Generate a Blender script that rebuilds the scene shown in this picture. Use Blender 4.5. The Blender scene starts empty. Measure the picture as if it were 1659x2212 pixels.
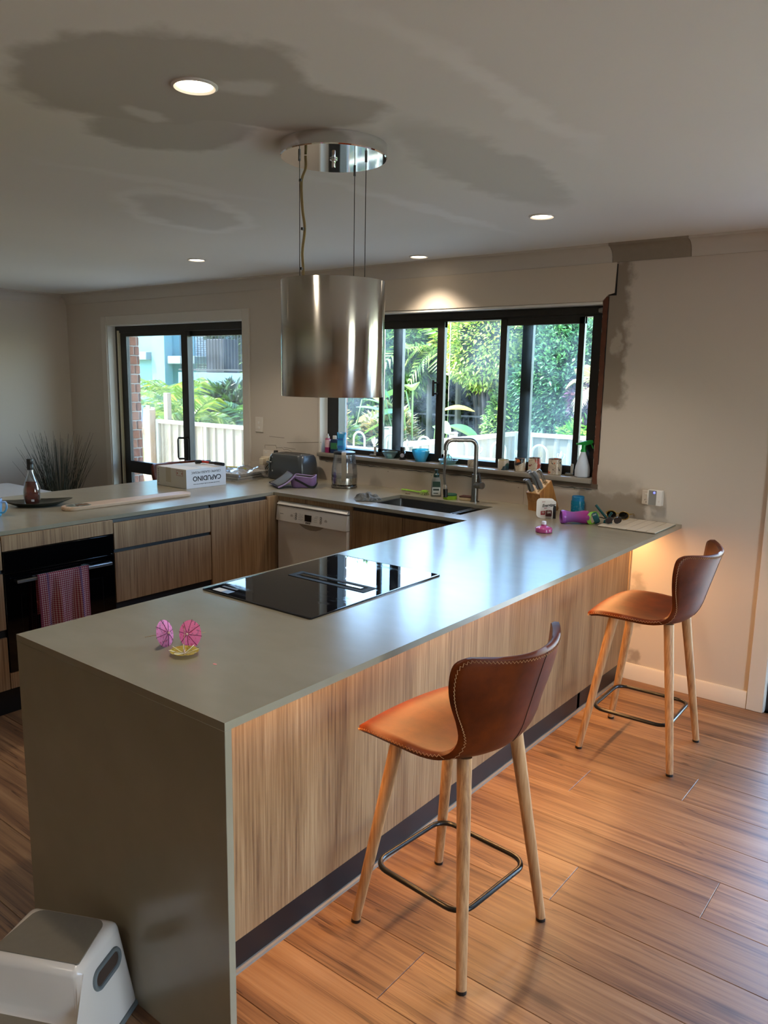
import bpy, bmesh, math, random
from mathutils import Vector, Matrix
C = bpy.context.scene.collection
sc = bpy.context.scene
PI = math.pi
random.seed(7)

# ---------------------------------------------------------------- camera, sky, sun, exposure
yaw, pitch, roll = -0.66189744, -0.17363629, 0.01647261
CAM = Vector((1.25152, -1.05047, 1.67571))
fw = Vector((math.sin(yaw) * math.cos(pitch), math.cos(yaw) * math.cos(pitch), math.sin(pitch)))
rt0 = Vector((math.cos(yaw), -math.sin(yaw), 0))
up0 = rt0.cross(fw)
rt = rt0 * math.cos(roll) + up0 * math.sin(roll)
up = -rt0 * math.sin(roll) + up0 * math.cos(roll)
cam = bpy.data.cameras.new('camera')
cam.sensor_fit = 'HORIZONTAL'
cam.sensor_width = 36.0
cam.lens = 1681.18 / 1659 * 36.0
cam.clip_start = 0.02
cam.clip_end = 200
co = bpy.data.objects.new('camera', cam)
co.matrix_world = Matrix(((rt.x, up.x, -fw.x, CAM.x), (rt.y, up.y, -fw.y, CAM.y), (rt.z, up.z, -fw.z, CAM.z), (0, 0, 0, 1)))
C.objects.link(co)
sc.camera = co

SUN_DIR = Vector((0.55, 0.30, -0.78)).normalized()      # the way the light travels
world = bpy.data.worlds.new('sky')
sc.world = world
world.use_nodes = True
wn = world.node_tree
sky = wn.nodes.new('ShaderNodeTexSky')
sky.sky_type = 'NISHITA'
sky.sun_disc = False
sky.sun_elevation = math.asin(-SUN_DIR.z)
sky.sun_rotation = math.atan2(-SUN_DIR.x, -SUN_DIR.y)
sky.air_density = 1.0
sky.dust_density = 0.6
SKY = 3.0
wn.nodes['Background'].inputs[1].default_value = SKY
wn.links.new(sky.outputs[0], wn.nodes['Background'].inputs[0])
sun = bpy.data.lights.new('sun', 'SUN')
sun.energy = 22.0
sun.angle = 0.01
sun.color = (1.0, 0.95, 0.86)
so = bpy.data.objects.new('sun', sun)
so.rotation_euler = SUN_DIR.to_track_quat('-Z', 'Y').to_euler()
so.location = (-8, -4, 12)
C.objects.link(so)
# sampling portals in the wall openings: they give no light of their own, they only steer the sampling of the sky
def portal(x0, x1, y0, y1, z0, z1, d):
    l = bpy.data.lights.new('sky_portal', 'AREA')
    l.shape = 'RECTANGLE'
    l.size, l.size_y = max(x1 - x0, y1 - y0), z1 - z0
    l.cycles.is_portal = True
    o = bpy.data.objects.new('sky_portal', l)
    o.location = ((x0 + x1) / 2, (y0 + y1) / 2, (z0 + z1) / 2)
    o.rotation_euler = Vector(d).to_track_quat('-Z', 'Z').to_euler()
    C.objects.link(o)
portal(-2.62, -0.51, 3.40, 3.40, 1.08, 2.10, (0, -1, 0))
portal(-5.27, -3.41, 3.40, 3.40, 0.0, 2.10, (0, -1, 0))
portal(0.48, 2.71, 3.40, 3.40, 0.0, 2.10, (0, -1, 0))
portal(4.34, 4.34, -0.2, 0.8, 0.0, 2.10, (-1, 0, 0))  # the unseen opening added in the right wall
LED = 24.0          # lamp watts of one ceiling downlight (spot)
STRIP = 19.0       # lamp watts of the warm strip under the bar overhang
sc.view_settings.view_transform = 'Standard'
sc.view_settings.look = 'None'
sc.view_settings.exposure = 0.5
sc.view_settings.gamma = 1.0
sc.view_settings.use_curve_mapping = False
sc.cycles.sample_clamp_indirect = 2.0
sc.cycles.blur_glossy = 1.0
sc.cycles.max_bounces = 14
sc.cycles.diffuse_bounces = 6
sc.cycles.transparent_max_bounces = 24
sc.cycles.transmission_bounces = 10
sc.cycles.caustics_refractive = False
sc.cycles.caustics_reflective = False
sc.cycles.use_denoising = True
sc.cycles.denoising_prefilter = 'ACCURATE'

# ---------------------------------------------------------------- materials
def lin(h):
    v = [int(h[i:i + 2], 16) / 255 for i in (0, 2, 4)]
    return tuple(((x / 12.92) if x <= 0.04045 else ((x + 0.055) / 1.055) ** 2.4) for x in v)

def setin(n, names, v):
    for k in names:
        if k in n.inputs:
            n.inputs[k].default_value = v
            return

class NT:
    def __init__(s, name):
        s.m = bpy.data.materials.new(name)
        s.m.use_nodes = True
        s.t = s.m.node_tree
        s.b = s.t.nodes['Principled BSDF']
        s.out = s.t.nodes['Material Output']
        s._o = None
    def n(s, typ, **kw):
        q = s.t.nodes.new(typ)
        for k, v in kw.items():
            setattr(q, k, v)
        return q
    def l(s, a, b):
        s.t.links.new(a, b)
    def put(s, sock, v):
        if hasattr(v, 'is_linked') or isinstance(v, bpy.types.NodeSocket):
            s.l(v, sock)
        else:
            if sock.type == 'RGBA' and len(v) == 3:
                v = (*v, 1)
            sock.default_value = v
    def obj(s):
        if not s._o:
            s._o = s.n('ShaderNodeTexCoord').outputs['Object']
        return s._o
    def xyz(s, v=None):
        q = s.n('ShaderNodeSeparateXYZ')
        s.l(v or s.obj(), q.inputs[0])
        return q.outputs
    def mp(s, scale=(1, 1, 1), loc=(0, 0, 0), rot=(0, 0, 0), v=None):
        q = s.n('ShaderNodeMapping')
        s.l(v or s.obj(), q.inputs[0])
        s.put(q.inputs['Location'], loc)
        q.inputs['Rotation'].default_value = rot
        q.inputs['Scale'].default_value = scale
        return q.outputs[0]
    def noise(s, scale=5, detail=4, rough=0.55, v=None, dist=0.0):
        q = s.n('ShaderNodeTexNoise')
        s.l(v or s.obj(), q.inputs['Vector'])
        q.inputs['Scale'].default_value = scale
        q.inputs['Detail'].default_value = detail
        q.inputs['Roughness'].default_value = rough
        q.inputs['Distortion'].default_value = dist
        return q.outputs['Fac']
    def wave(s, scale, dist, detail=2, v=None, direction='X', kind='BANDS', dscale=1.0):
        q = s.n('ShaderNodeTexWave', wave_type=kind)
        if kind == 'BANDS':
            q.bands_direction = direction
        s.l(v or s.obj(), q.inputs['Vector'])
        q.inputs['Scale'].default_value = scale
        q.inputs['Distortion'].default_value = dist
        q.inputs['Detail'].default_value = detail
        q.inputs['Detail Scale'].default_value = dscale
        return q.outputs['Fac']
    def math(s, op, a, b=0.0, clamp=False):
        q = s.n('ShaderNodeMath', operation=op)
        q.use_clamp = clamp
        s.put(q.inputs[0], a)
        s.put(q.inputs[1], b)
        return q.outputs[0]
    def step(s, v, lo, hi):
        q = s.n('ShaderNodeMapRange', interpolation_type='SMOOTHSTEP')
        s.put(q.inputs[0], v)
        q.inputs[1].default_value = lo
        q.inputs[2].default_value = hi
        return q.outputs[0]
    def rng(s, v, a, b, c, d):
        q = s.n('ShaderNodeMapRange')
        s.put(q.inputs[0], v)
        for i, x in enumerate((a, b, c, d)):
            q.inputs[i + 1].default_value = x
        return q.outputs[0]
    def ramp(s, v, stops):
        q = s.n('ShaderNodeValToRGB')
        e = q.color_ramp.elements
        while len(e) < len(stops):
            e.new(0.5)
        for i, (p, c) in enumerate(stops):
            e[i].position = p
            e[i].color = (*c, 1)
        s.l(v, q.inputs[0])
        return q.outputs[0]
    def mix(s, f, a, b, mode='MIX'):
        q = s.n('ShaderNodeMix', data_type='RGBA', blend_type=mode)
        s.put(q.inputs[0], f)
        s.put(q.inputs[6], a)
        s.put(q.inputs[7], b)
        return q.outputs[2]
    def bump(s, h, strength=0.2, dist=0.01):
        q = s.n('ShaderNodeBump')
        q.inputs['Strength'].default_value = strength
        q.inputs['Distance'].default_value = dist
        s.l(h, q.inputs['Height'])
        s.l(q.outputs[0], s.b.inputs['Normal'])
    def col(s, c):
        s.put(s.b.inputs['Base Color'], c)
        return s
    def set(s, rough=None, metal=None, spec=None, coat=None, trans=None, ior=None, emit=None, es=None, alpha=None, sheen=None, aniso=None, coat_rough=None):
        b = s.b.inputs
        for k, v in (('Roughness', rough), ('Metallic', metal), ('Specular IOR Level', spec), ('Coat Weight', coat), ('Transmission Weight', trans), ('IOR', ior),
                     ('Emission Strength', es), ('Alpha', alpha), ('Sheen Weight', sheen), ('Anisotropic', aniso), ('Coat Roughness', coat_rough)):
            if v is not None:
                s.put(b[k], v)
        if emit is not None:
            s.put(b['Emission Color'], emit)
        return s

MC = {}
def plain(name, hexc, rough=0.5, var=0.06, vs=12, bump=0.0, bs=60, **kw):
    """a single colour with a little grain"""
    if name in MC:
        return MC[name]
    t = NT(name)
    c = lin(hexc) if isinstance(hexc, str) else hexc
    if var:
        f = t.noise(vs, 3)
        t.col(t.mix(f, tuple(x * (1 - var) for x in c), tuple(min(1, x * (1 + var)) for x in c)))
    else:
        t.col(c)
    if bump:
        t.bump(t.noise(bs, 3), bump, 0.004)
    t.set(rough=rough, **kw)
    MC[name] = t.m
    return t.m

def soft_box(t, X, Z, x0, x1, z0, z1, s):
    a = t.math('MULTIPLY', t.step(X, x0 - s, x0 + s), t.math('SUBTRACT', 1.0, t.step(X, x1 - s, x1 + s)))
    b = t.math('MULTIPLY', t.step(Z, z0 - s, z0 + s), t.math('SUBTRACT', 1.0, t.step(Z, z1 - s, z1 + s)))
    return t.math('MULTIPLY', a, b)

def soft_ell(t, X, Y, cx, cy, rx, ry, rot, s):
    c, n = math.cos(rot), math.sin(rot)
    dx, dy = t.math('SUBTRACT', X, cx), t.math('SUBTRACT', Y, cy)
    u = t.math('DIVIDE', t.math('ADD', t.math('MULTIPLY', dx, c), t.math('MULTIPLY', dy, n)), rx)
    v = t.math('DIVIDE', t.math('SUBTRACT', t.math('MULTIPLY', dy, c), t.math('MULTIPLY', dx, n)), ry)
    r = t.math('SQRT', t.math('ADD', t.math('MULTIPLY', u, u), t.math('MULTIPLY', v, v)))
    return t.math('SUBTRACT', 1.0, t.step(r, 1 - s, 1 + s))

def warp(t, scale, amt, axis):
    o = t.xyz()
    n = t.math('MULTIPLY', t.math('SUBTRACT', t.noise(scale, 4), 0.5), amt)
    n2 = t.math('MULTIPLY', t.math('SUBTRACT', t.noise(scale * 1.3, 4, v=t.mp(loc=(7, 3, 5))), 0.5), amt)
    return t.math('ADD', o[axis[0]], n), t.math('ADD', o[axis[1]], n2)

WALLC = lin('c9bdb0')
def m_wall():
    t = NT('wall_paint')
    base = t.mix(t.noise(1.2, 3), tuple(x * 0.96 for x in WALLC), tuple(x * 1.03 for x in WALLC))
    o = t.xyz()
    n1 = t.math('MULTIPLY', t.math('SUBTRACT', t.noise(16, 4), 0.5), 0.12)
    n2 = t.math('MULTIPLY', t.math('SUBTRACT', t.noise(9, 4, v=t.mp(loc=(7, 3, 5))), 0.5), 0.12)
    X = t.math('ADD', o[0], n1); Z = t.math('ADD', o[2], n2)
    skim = lin('8f8172')
    m = soft_box(t, X, Z, -0.52, -0.37, 1.52, 2.30, 0.03)
    m = t.math('MAXIMUM', m, soft_box(t, X, Z, -0.60, -0.20, 0.90, 1.05, 0.025))
    m = t.math('MAXIMUM', m, t.math('MULTIPLY', soft_box(t, X, Z, -0.50, -0.26, 1.02, 1.14, 0.05), 0.6))
    m = t.math('MAXIMUM', m, t.math('MULTIPLY', soft_box(t, X, Z, -0.24, -0.185, 0.30, 0.62, 0.02), 0.55))
    m = t.math('MAXIMUM', m, t.math('MULTIPLY', soft_box(t, X, Z, -0.24, -0.17, 0.09, 0.17, 0.02), 0.8))
    m = t.math('MAXIMUM', m, t.math('MULTIPLY', soft_box(t, X, Z, -0.16, -0.09, 0.92, 1.0, 0.008), 0.25))
    c = t.mix(m, base, skim)
    # the raw bare board under the sill
    m2 = soft_box(t, o[0], o[2], -2.62, -0.60, 0.90, 1.09, 0.004)
    c = t.mix(t.math('MULTIPLY', m2, 0.55), c, lin('ab9a87'))
    # pale filler smears
    f = t.math('MULTIPLY', soft_ell(t, X, Z, -0.43, 1.86, 0.03, 0.07, 0, 0.3), 0.8)
    c = t.mix(f, c, lin('b5a99b'))
    # soft grey patch above the toaster
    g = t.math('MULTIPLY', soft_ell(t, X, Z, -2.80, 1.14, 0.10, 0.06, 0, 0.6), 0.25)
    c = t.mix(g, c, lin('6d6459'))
    t.col(c).set(rough=0.62)
    t.bump(t.noise(160, 2), 0.05, 0.002)
    return t.m

def m_plainwall(name='wall_paint_plain', c=WALLC, rough=0.62):
    t = NT(name)
    t.col(t.mix(t.noise(1.1, 3), tuple(x * 0.96 for x in c), tuple(x * 1.03 for x in c))).set(rough=rough)
    t.bump(t.noise(160, 2), 0.05, 0.002)
    return t.m

def m_ceiling():
    t = NT('ceiling_plaster')
    c0 = lin('ece9e3')
    base = t.mix(t.noise(0.8, 3), tuple(x * 0.93 for x in c0), tuple(x * 1.05 for x in c0))
    o = t.xyz()
    n1 = t.math('MULTIPLY', t.math('SUBTRACT', t.noise(5, 5), 0.5), 0.22)
    n2 = t.math('MULTIPLY', t.math('SUBTRACT', t.noise(4, 5, v=t.mp(loc=(3, 9, 1))), 0.5), 0.22)
    X = t.math('ADD', o[0], n1); Y = t.math('ADD', o[1], n2)
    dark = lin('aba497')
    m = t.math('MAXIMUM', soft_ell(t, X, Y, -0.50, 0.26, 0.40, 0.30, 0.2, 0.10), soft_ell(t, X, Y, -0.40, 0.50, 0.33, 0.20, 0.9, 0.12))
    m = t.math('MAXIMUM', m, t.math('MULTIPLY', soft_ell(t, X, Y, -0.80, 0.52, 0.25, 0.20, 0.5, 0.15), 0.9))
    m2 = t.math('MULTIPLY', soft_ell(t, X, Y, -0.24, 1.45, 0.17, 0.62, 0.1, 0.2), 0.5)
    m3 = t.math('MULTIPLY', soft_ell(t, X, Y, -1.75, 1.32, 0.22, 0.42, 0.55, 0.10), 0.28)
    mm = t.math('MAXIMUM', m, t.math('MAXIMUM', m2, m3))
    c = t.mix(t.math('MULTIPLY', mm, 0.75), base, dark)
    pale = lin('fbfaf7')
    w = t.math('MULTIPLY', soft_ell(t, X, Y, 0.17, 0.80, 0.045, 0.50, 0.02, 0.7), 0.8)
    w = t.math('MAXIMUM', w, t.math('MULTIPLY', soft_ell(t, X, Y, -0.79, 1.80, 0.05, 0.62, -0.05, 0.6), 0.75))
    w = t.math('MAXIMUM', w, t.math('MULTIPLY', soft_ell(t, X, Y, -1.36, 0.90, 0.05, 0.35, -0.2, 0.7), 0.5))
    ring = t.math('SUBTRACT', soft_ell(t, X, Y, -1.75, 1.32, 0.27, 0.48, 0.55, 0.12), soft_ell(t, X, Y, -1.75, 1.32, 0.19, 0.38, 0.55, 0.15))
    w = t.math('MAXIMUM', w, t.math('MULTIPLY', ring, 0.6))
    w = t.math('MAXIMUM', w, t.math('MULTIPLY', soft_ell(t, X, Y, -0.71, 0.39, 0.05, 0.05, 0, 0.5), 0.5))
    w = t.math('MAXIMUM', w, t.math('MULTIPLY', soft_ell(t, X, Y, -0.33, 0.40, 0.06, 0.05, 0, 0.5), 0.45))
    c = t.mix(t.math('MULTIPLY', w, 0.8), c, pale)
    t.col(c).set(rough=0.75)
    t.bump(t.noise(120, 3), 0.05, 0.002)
    return t.m

def m_plank():
    t = NT('floor_plank')
    r = t.n('ShaderNodeObjectInfo').outputs['Random']
    off = t.n('ShaderNodeCombineXYZ')
    t.l(t.math('MULTIPLY', r, 37.0), off.inputs[0])
    t.l(t.math('MULTIPLY', r, 91.0), off.inputs[1])
    v = t.mp(loc=off.outputs[0])
    fine = t.noise(1.0, 5, 0.6, v=t.mp((2.2, 70, 1), v=v))
    broad = t.noise(1.0, 3, 0.55, v=t.mp((0.7, 12, 1), v=v), dist=0.5)
    lines = t.noise(1.0, 2, 0.5, v=t.mp((1.0, 30, 1), v=v), dist=0.8)
    c = t.ramp(t.math('ADD', t.math('MULTIPLY', fine, 0.42), t.math('MULTIPLY', broad, 0.58)),
               [(0.32, lin('5a4030')), (0.44, lin('846044')), (0.55, lin('a37d59')), (0.72, lin('bb9974'))])
    d = t.math('SUBTRACT', 1.0, t.step(t.math('ABSOLUTE', t.math('SUBTRACT', lines, 0.56)), 0.004, 0.016))
    c = t.mix(t.math('MULTIPLY', d, t.rng(broad, 0.35, 0.65, 0.85, 0.15)), c, lin('3f271b'))
    kv = t.n('ShaderNodeTexVoronoi')
    t.l(t.mp((1.1, 3.0, 1), v=v), kv.inputs['Vector'])
    kv.inputs['Scale'].default_value = 1.0
    k = t.math('SUBTRACT', 1.0, t.step(kv.outputs['Distance'], 0.03, 0.10))
    c = t.mix(t.math('MULTIPLY', k, 0.8), c, lin('3e261b'))
    c = t.mix(1.0, c, t.ramp(r, [(0.0, (0.62, 0.59, 0.57)), (0.5, (0.74, 0.71, 0.69)), (1.0, (0.84, 0.81, 0.78))]), 'MULTIPLY')
    t.col(c)
    t.set(rough=t.rng(fine, 0, 1, 0.30, 0.46))
    return t.m

def m_veneer(name='elm_veneer', tint=1.0, axis='z', cols=('6a4e37', '886849', '9d7d5c', 'b19473')):
    t = NT(name)
    r = t.n('ShaderNodeObjectInfo').outputs['Random']
    off = t.n('ShaderNodeCombineXYZ')
    for i, k in enumerate((17.0, 31.0, 5.0)):
        t.l(t.math('MULTIPLY', r, k), off.inputs[i])
    s = {'z': (1, 1, 0.02), 'y': (1, 0.02, 1), 'x': (0.02, 1, 1)}[axis]
    s2 = {'z': (1, 1, 0.10), 'y': (1, 0.10, 1), 'x': (0.10, 1, 1)}[axis]
    v = t.mp(loc=off.outputs[0])
    fine = t.noise(130, 5, 0.6, v=t.mp(s, v=v))
    band = t.noise(16, 4, 0.6, v=t.mp(s2, v=v), dist=0.4)
    f = t.math('ADD', t.math('MULTIPLY', fine, 0.66), t.math('MULTIPLY', band, 0.34))
    c = t.ramp(f, [(0.34, lin(cols[0])), (0.45, lin(cols[1])), (0.56, lin(cols[2])), (0.72, lin(cols[3]))])
    if tint != 1.0:
        c = t.mix(1.0, c, (tint, tint, tint), 'MULTIPLY')
    t.col(c).set(rough=0.42)
    t.bump(fine, 0.12, 0.001)
    return t.m

def m_stone():
    t = NT('worktop_stone')
    a = t.noise(3.5, 4, 0.5)
    d = t.noise(9, 3, 0.5, v=t.mp((1, 2.0, 1)))
    f = t.math('ADD', t.math('MULTIPLY', a, 0.6), t.math('MULTIPLY', d, 0.4))
    t.col(t.mix(t.step(f, 0.2, 0.8), lin('89816f'), lin('928a79')))
    t.set(rough=0.22, spec=0.6)
    return t.m

def m_steel(name, hexc='b9b6b0', rough=0.25, axis='z', streak=0.5):
    t = NT(name)
    s = {'z': (1, 1, 0.01), 'x': (0.01, 1, 1), 'y': (1, 0.01, 1)}[axis]
    f = t.noise(240, 3, v=t.mp(s))
    c = lin(hexc)
    t.col(t.mix(t.math('MULTIPLY', f, streak), c, tuple(x * 0.8 for x in c)))
    t.set(rough=t.rng(f, 0.3, 0.7, rough * 0.8, rough * 1.2), metal=1.0)
    return t.m

def m_leather():
    t = NT('brown_leather')
    a = t.noise(9, 5, 0.6)
    t.col(t.ramp(a, [(0.3, lin('421803')), (0.5, lin('522004')), (0.75, lin('662b06'))]))
    t.set(rough=0.45, spec=0.16)
    v = t.n('ShaderNodeTexVoronoi')
    v.inputs['Scale'].default_value = 420
    t.l(t.obj(), v.inputs['Vector'])
    t.bump(v.outputs['Distance'], 0.08, 0.001)
    return t.m

def m_pane(name='window_pane', tint=(0.80, 0.86, 0.88), haze=0.03):
    t = NT(name)
    tr = t.n('ShaderNodeBsdfTransparent')
    tr.inputs[0].default_value = (*tint, 1)
    gl = t.n('ShaderNodeBsdfGlossy')
    gl.inputs['Roughness'].default_value = 0.01
    gl.inputs[0].default_value = (1, 1, 1, 1)
    fr = t.n('ShaderNodeFresnel')
    fr.inputs[0].default_value = 1.45
    m1 = t.n('ShaderNodeMixShader')
    t.l(t.math('MULTIPLY', fr.outputs[0], 0.6), m1.inputs[0])
    t.l(tr.outputs[0], m1.inputs[1]); t.l(gl.outputs[0], m1.inputs[2])
    df = t.n('ShaderNodeBsdfTranslucent')
    df.inputs[0].default_value = (0.8, 0.86, 0.9, 1)
    m2 = t.n('ShaderNodeMixShader')
    t.l(t.rng(t.noise(3, 5, 0.7), 0.35, 0.75, 0.0, haze * 2), m2.inputs[0])
    t.l(m1.outputs[0], m2.inputs[1]); t.l(df.outputs[0], m2.inputs[2])
    t.l(m2.outputs[0], t.out.inputs[0])
    return t.m

def m_glass(name, c=(1, 1, 1), rough=0.02, ior=1.45):
    if name in MC:
        return MC[name]
    t = NT(name)
    t.col(c).set(rough=rough, trans=1.0, ior=ior)
    t.bump(t.noise(25, 2), 0.02, 0.001)
    MC[name] = t.m
    return t.m

def m_clear(name, tint=(0.96, 0.98, 0.98), haze=0.0, rough=0.02, refl=1.0):
    """thin walled clear or coloured glass"""
    if name in MC:
        return MC[name]
    t = NT(name)
    tr = t.n('ShaderNodeBsdfTransparent'); tr.inputs[0].default_value = (*tint, 1)
    gl = t.n('ShaderNodeBsdfGlossy'); gl.inputs['Roughness'].default_value = rough
    fr = t.n('ShaderNodeFresnel'); fr.inputs[0].default_value = 1.5
    df = t.n('ShaderNodeBsdfTranslucent'); df.inputs[0].default_value = (*tint, 1)
    d2 = t.n('ShaderNodeBsdfDiffuse'); d2.inputs[0].default_value = (*tint, 1)
    ad = t.n('ShaderNodeMixShader'); t.l(df.outputs[0], ad.inputs[1]); t.l(d2.outputs[0], ad.inputs[2])
    m0 = t.n('ShaderNodeMixShader'); m0.inputs[0].default_value = haze
    t.l(tr.outputs[0], m0.inputs[1]); t.l(ad.outputs[0], m0.inputs[2])
    m1 = t.n('ShaderNodeMixShader')
    t.l(t.math('MULTIPLY', fr.outputs[0], refl, True), m1.inputs[0])
    t.l(m0.outputs[0], m1.inputs[1]); t.l(gl.outputs[0], m1.inputs[2])
    t.l(m1.outputs[0], t.out.inputs[0])
    MC[name] = t.m
    return t.m

def m_leaf(name, cols, trans=0.35, rough=0.4):
    if name in MC:
        return MC[name]
    t = NT(name)
    r = t.n('ShaderNodeNewGeometry').outputs['Random Per Island']
    k = len(cols)
    c = t.ramp(r, [(i / max(1, k - 1), lin(h)) for i, h in enumerate(cols)])
    t.col(c).set(rough=rough, spec=0.45)
    tl = t.n('ShaderNodeBsdfTranslucent')
    t.l(t.mix(1.0, c, (1.0, 1.0, 0.55), 'MULTIPLY'), tl.inputs[0])
    mx = t.n('ShaderNodeMixShader')
    mx.inputs[0].default_value = trans
    t.l(t.b.outputs[0], mx.inputs[1]); t.l(tl.outputs[0], mx.inputs[2])
    t.l(mx.outputs[0], t.out.inputs[0])
    MC[name] = t.m
    return t.m

def m_emit(name, c, s):
    t = NT(name)
    t.col(c).set(emit=c, es=s)
    t.m.cycles.emission_sampling = 'NONE'
    return t.m

def m_check():
    """red and white checked tea towel with blue stripes (on local y, z)"""
    t = NT('checked_cloth')
    o = t.xyz()
    a = t.math('GREATER_THAN', t.math('FRACT', t.math('MULTIPLY', o[1], 95.0)), 0.45)
    b = t.math('GREATER_THAN', t.math('FRACT', t.math('MULTIPLY', o[2], 95.0)), 0.45)
    f = t.math('MULTIPLY', t.math('ADD', a, b), 0.5)
    c = t.ramp(f, [(0.0, lin('efe0da')), (0.5, lin('cf8288')), (1.0, lin('9c2f42'))])
    st = t.math('MAXIMUM', soft_box(t, o[1], o[2], -0.092, -0.080, -2, 2, 0.001), soft_box(t, o[1], o[2], 0.082, 0.094, -2, 2, 0.001))
    c = t.mix(t.math('MULTIPLY', st, 0.6), c, lin('4a3a78'))
    ed = t.math('SUBTRACT', 1.0, soft_box(t, o[1], o[2], -0.128, 0.128, -2, 2, 0.001))
    c = t.mix(t.math('MULTIPLY', ed, 0.8), c, lin('8c1f3c'))
    t.col(c).set(rough=0.9)
    return t.m

# ---------------------------------------------------------------- mesh helpers
def nb():
    return bmesh.new()

def box(bm, lo, hi, bev=0.0, seg=1):
    x0, y0, z0 = lo
    x1, y1, z1 = hi
    v = [bm.verts.new(p) for p in ((x0, y0, z0), (x1, y0, z0), (x1, y1, z0), (x0, y1, z0), (x0, y0, z1), (x1, y0, z1), (x1, y1, z1), (x0, y1, z1))]
    f = [bm.faces.new([v[i] for i in q]) for q in ((3, 2, 1, 0), (4, 5, 6, 7), (0, 1, 5, 4), (1, 2, 6, 5), (2, 3, 7, 6), (3, 0, 4, 7))]
    if bev:
        es = list({e for q in f for e in q.edges})
        bmesh.ops.bevel(bm, geom=es, offset=bev, segments=seg, profile=0.5, affect='EDGES')
    return bm

def loft(bm, loops, capa=True, capb=True, closed=True):
    rows = [[bm.verts.new(p) for p in lp] for lp in loops]
    n = len(rows[0])
    for a, b in zip(rows, rows[1:]):
        for i in range(n if closed else n - 1):
            j = (i + 1) % n
            bm.faces.new((a[i], a[j], b[j], b[i]))
    if capa:
        bm.faces.new(rows[0][::-1])
    if capb:
        bm.faces.new(rows[-1])
    return rows

def lathe(bm, prof, n=24, c=(0, 0, 0), sx=1.0, sy=1.0, capa=True, capb=True):
    loops = [[(c[0] + r * sx * math.cos(2 * PI * i / n), c[1] + r * sy * math.sin(2 * PI * i / n), c[2] + z) for i in range(n)] for r, z in prof]
    loft(bm, loops, capa, capb)
    return bm

def frame_at(d):
    d = Vector(d).normalized()
    a = Vector((0, 0, 1)) if abs(d.z) < 0.9 else Vector((1, 0, 0))
    u = d.cross(a).normalized()
    return u, d.cross(u).normalized()

def cyl(bm, p0, p1, r0, r1=None, n=14):
    p0, p1 = Vector(p0), Vector(p1)
    u, w = frame_at(p1 - p0)
    r1 = r0 if r1 is None else r1
    loft(bm, [[p + u * (r * math.cos(2 * PI * i / n)) + w * (r * math.sin(2 * PI * i / n)) for i in range(n)] for p, r in ((p0, r0), (p1, r1))])
    return bm

def tube(bm, pts, r, n=8, closed=False):
    pts = [Vector(p) for p in pts]
    m = len(pts)
    u = None
    loops = []
    for i, p in enumerate(pts):
        a = pts[(i - 1) % m] if (closed or i > 0) else p
        b = pts[(i + 1) % m] if (closed or i < m - 1) else p
        d = (b - a).normalized()
        if u is None:
            u, _ = frame_at(d)
        u = (u - d * u.dot(d))
        if u.length < 1e-6:
            u, _ = frame_at(d)
        u.normalize()
        w = d.cross(u)
        rr = r[i] if isinstance(r, (list, tuple)) else r
        loops.append([p + u * (rr * math.cos(2 * PI * k / n)) + w * (rr * math.sin(2 * PI * k / n)) for k in range(n)])
    if closed:
        loops.append(loops[0])
    loft(bm, loops, not closed, not closed)
    if closed:
        bmesh.ops.remove_doubles(bm, verts=bm.verts, dist=1e-6)
    return bm

def bez(pts, k=8):
    """smooth curve through points (Catmull-Rom)"""
    P = [Vector(p) for p in pts]
    P = [P[0] * 2 - P[1]] + P + [P[-1] * 2 - P[-2]]
    out = []
    for i in range(1, len(P) - 2):
        for j in range(k):
            t = j / k
            a, b, c, d = P[i - 1], P[i], P[i + 1], P[i + 2]
            out.append(0.5 * ((2 * b) + (c - a) * t + (2 * a - 5 * b + 4 * c - d) * t * t + (3 * b - a - 3 * c + d) * t ** 3))
    out.append(P[-2])
    return out

def rrect(w, h, r, k=4, cx=0.0, cy=0.0):
    out = []
    for sx, sy, a in ((1, 1, 0), (-1, 1, 90), (-1, -1, 180), (1, -1, 270)):
        for i in range(k + 1):
            t = math.radians(a + 90 * i / k)
            out.append((cx + sx * (w / 2 - r) + r * math.cos(t), cy + sy * (h / 2 - r) + r * math.sin(t)))
    return out

def prism(bm, poly, lo, hi, ax='z', bev=0.0):
    """polygon in the two other axes, extruded along ax"""
    f = {'z': lambda a, b, h: (a, b, h), 'y': lambda a, b, h: (a, h, b), 'x': lambda a, b, h: (h, a, b)}[ax]
    rows = loft(bm, [[f(a, b, lo) for a, b in poly], [f(a, b, hi) for a, b in poly]])
    if bev:
        es = {e for row in rows for v in row for e in v.link_edges if e.other_vert(v) in row}
        bmesh.ops.bevel(bm, geom=list(es), offset=bev, segments=2, profile=0.5, affect='EDGES')
    return bm

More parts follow.
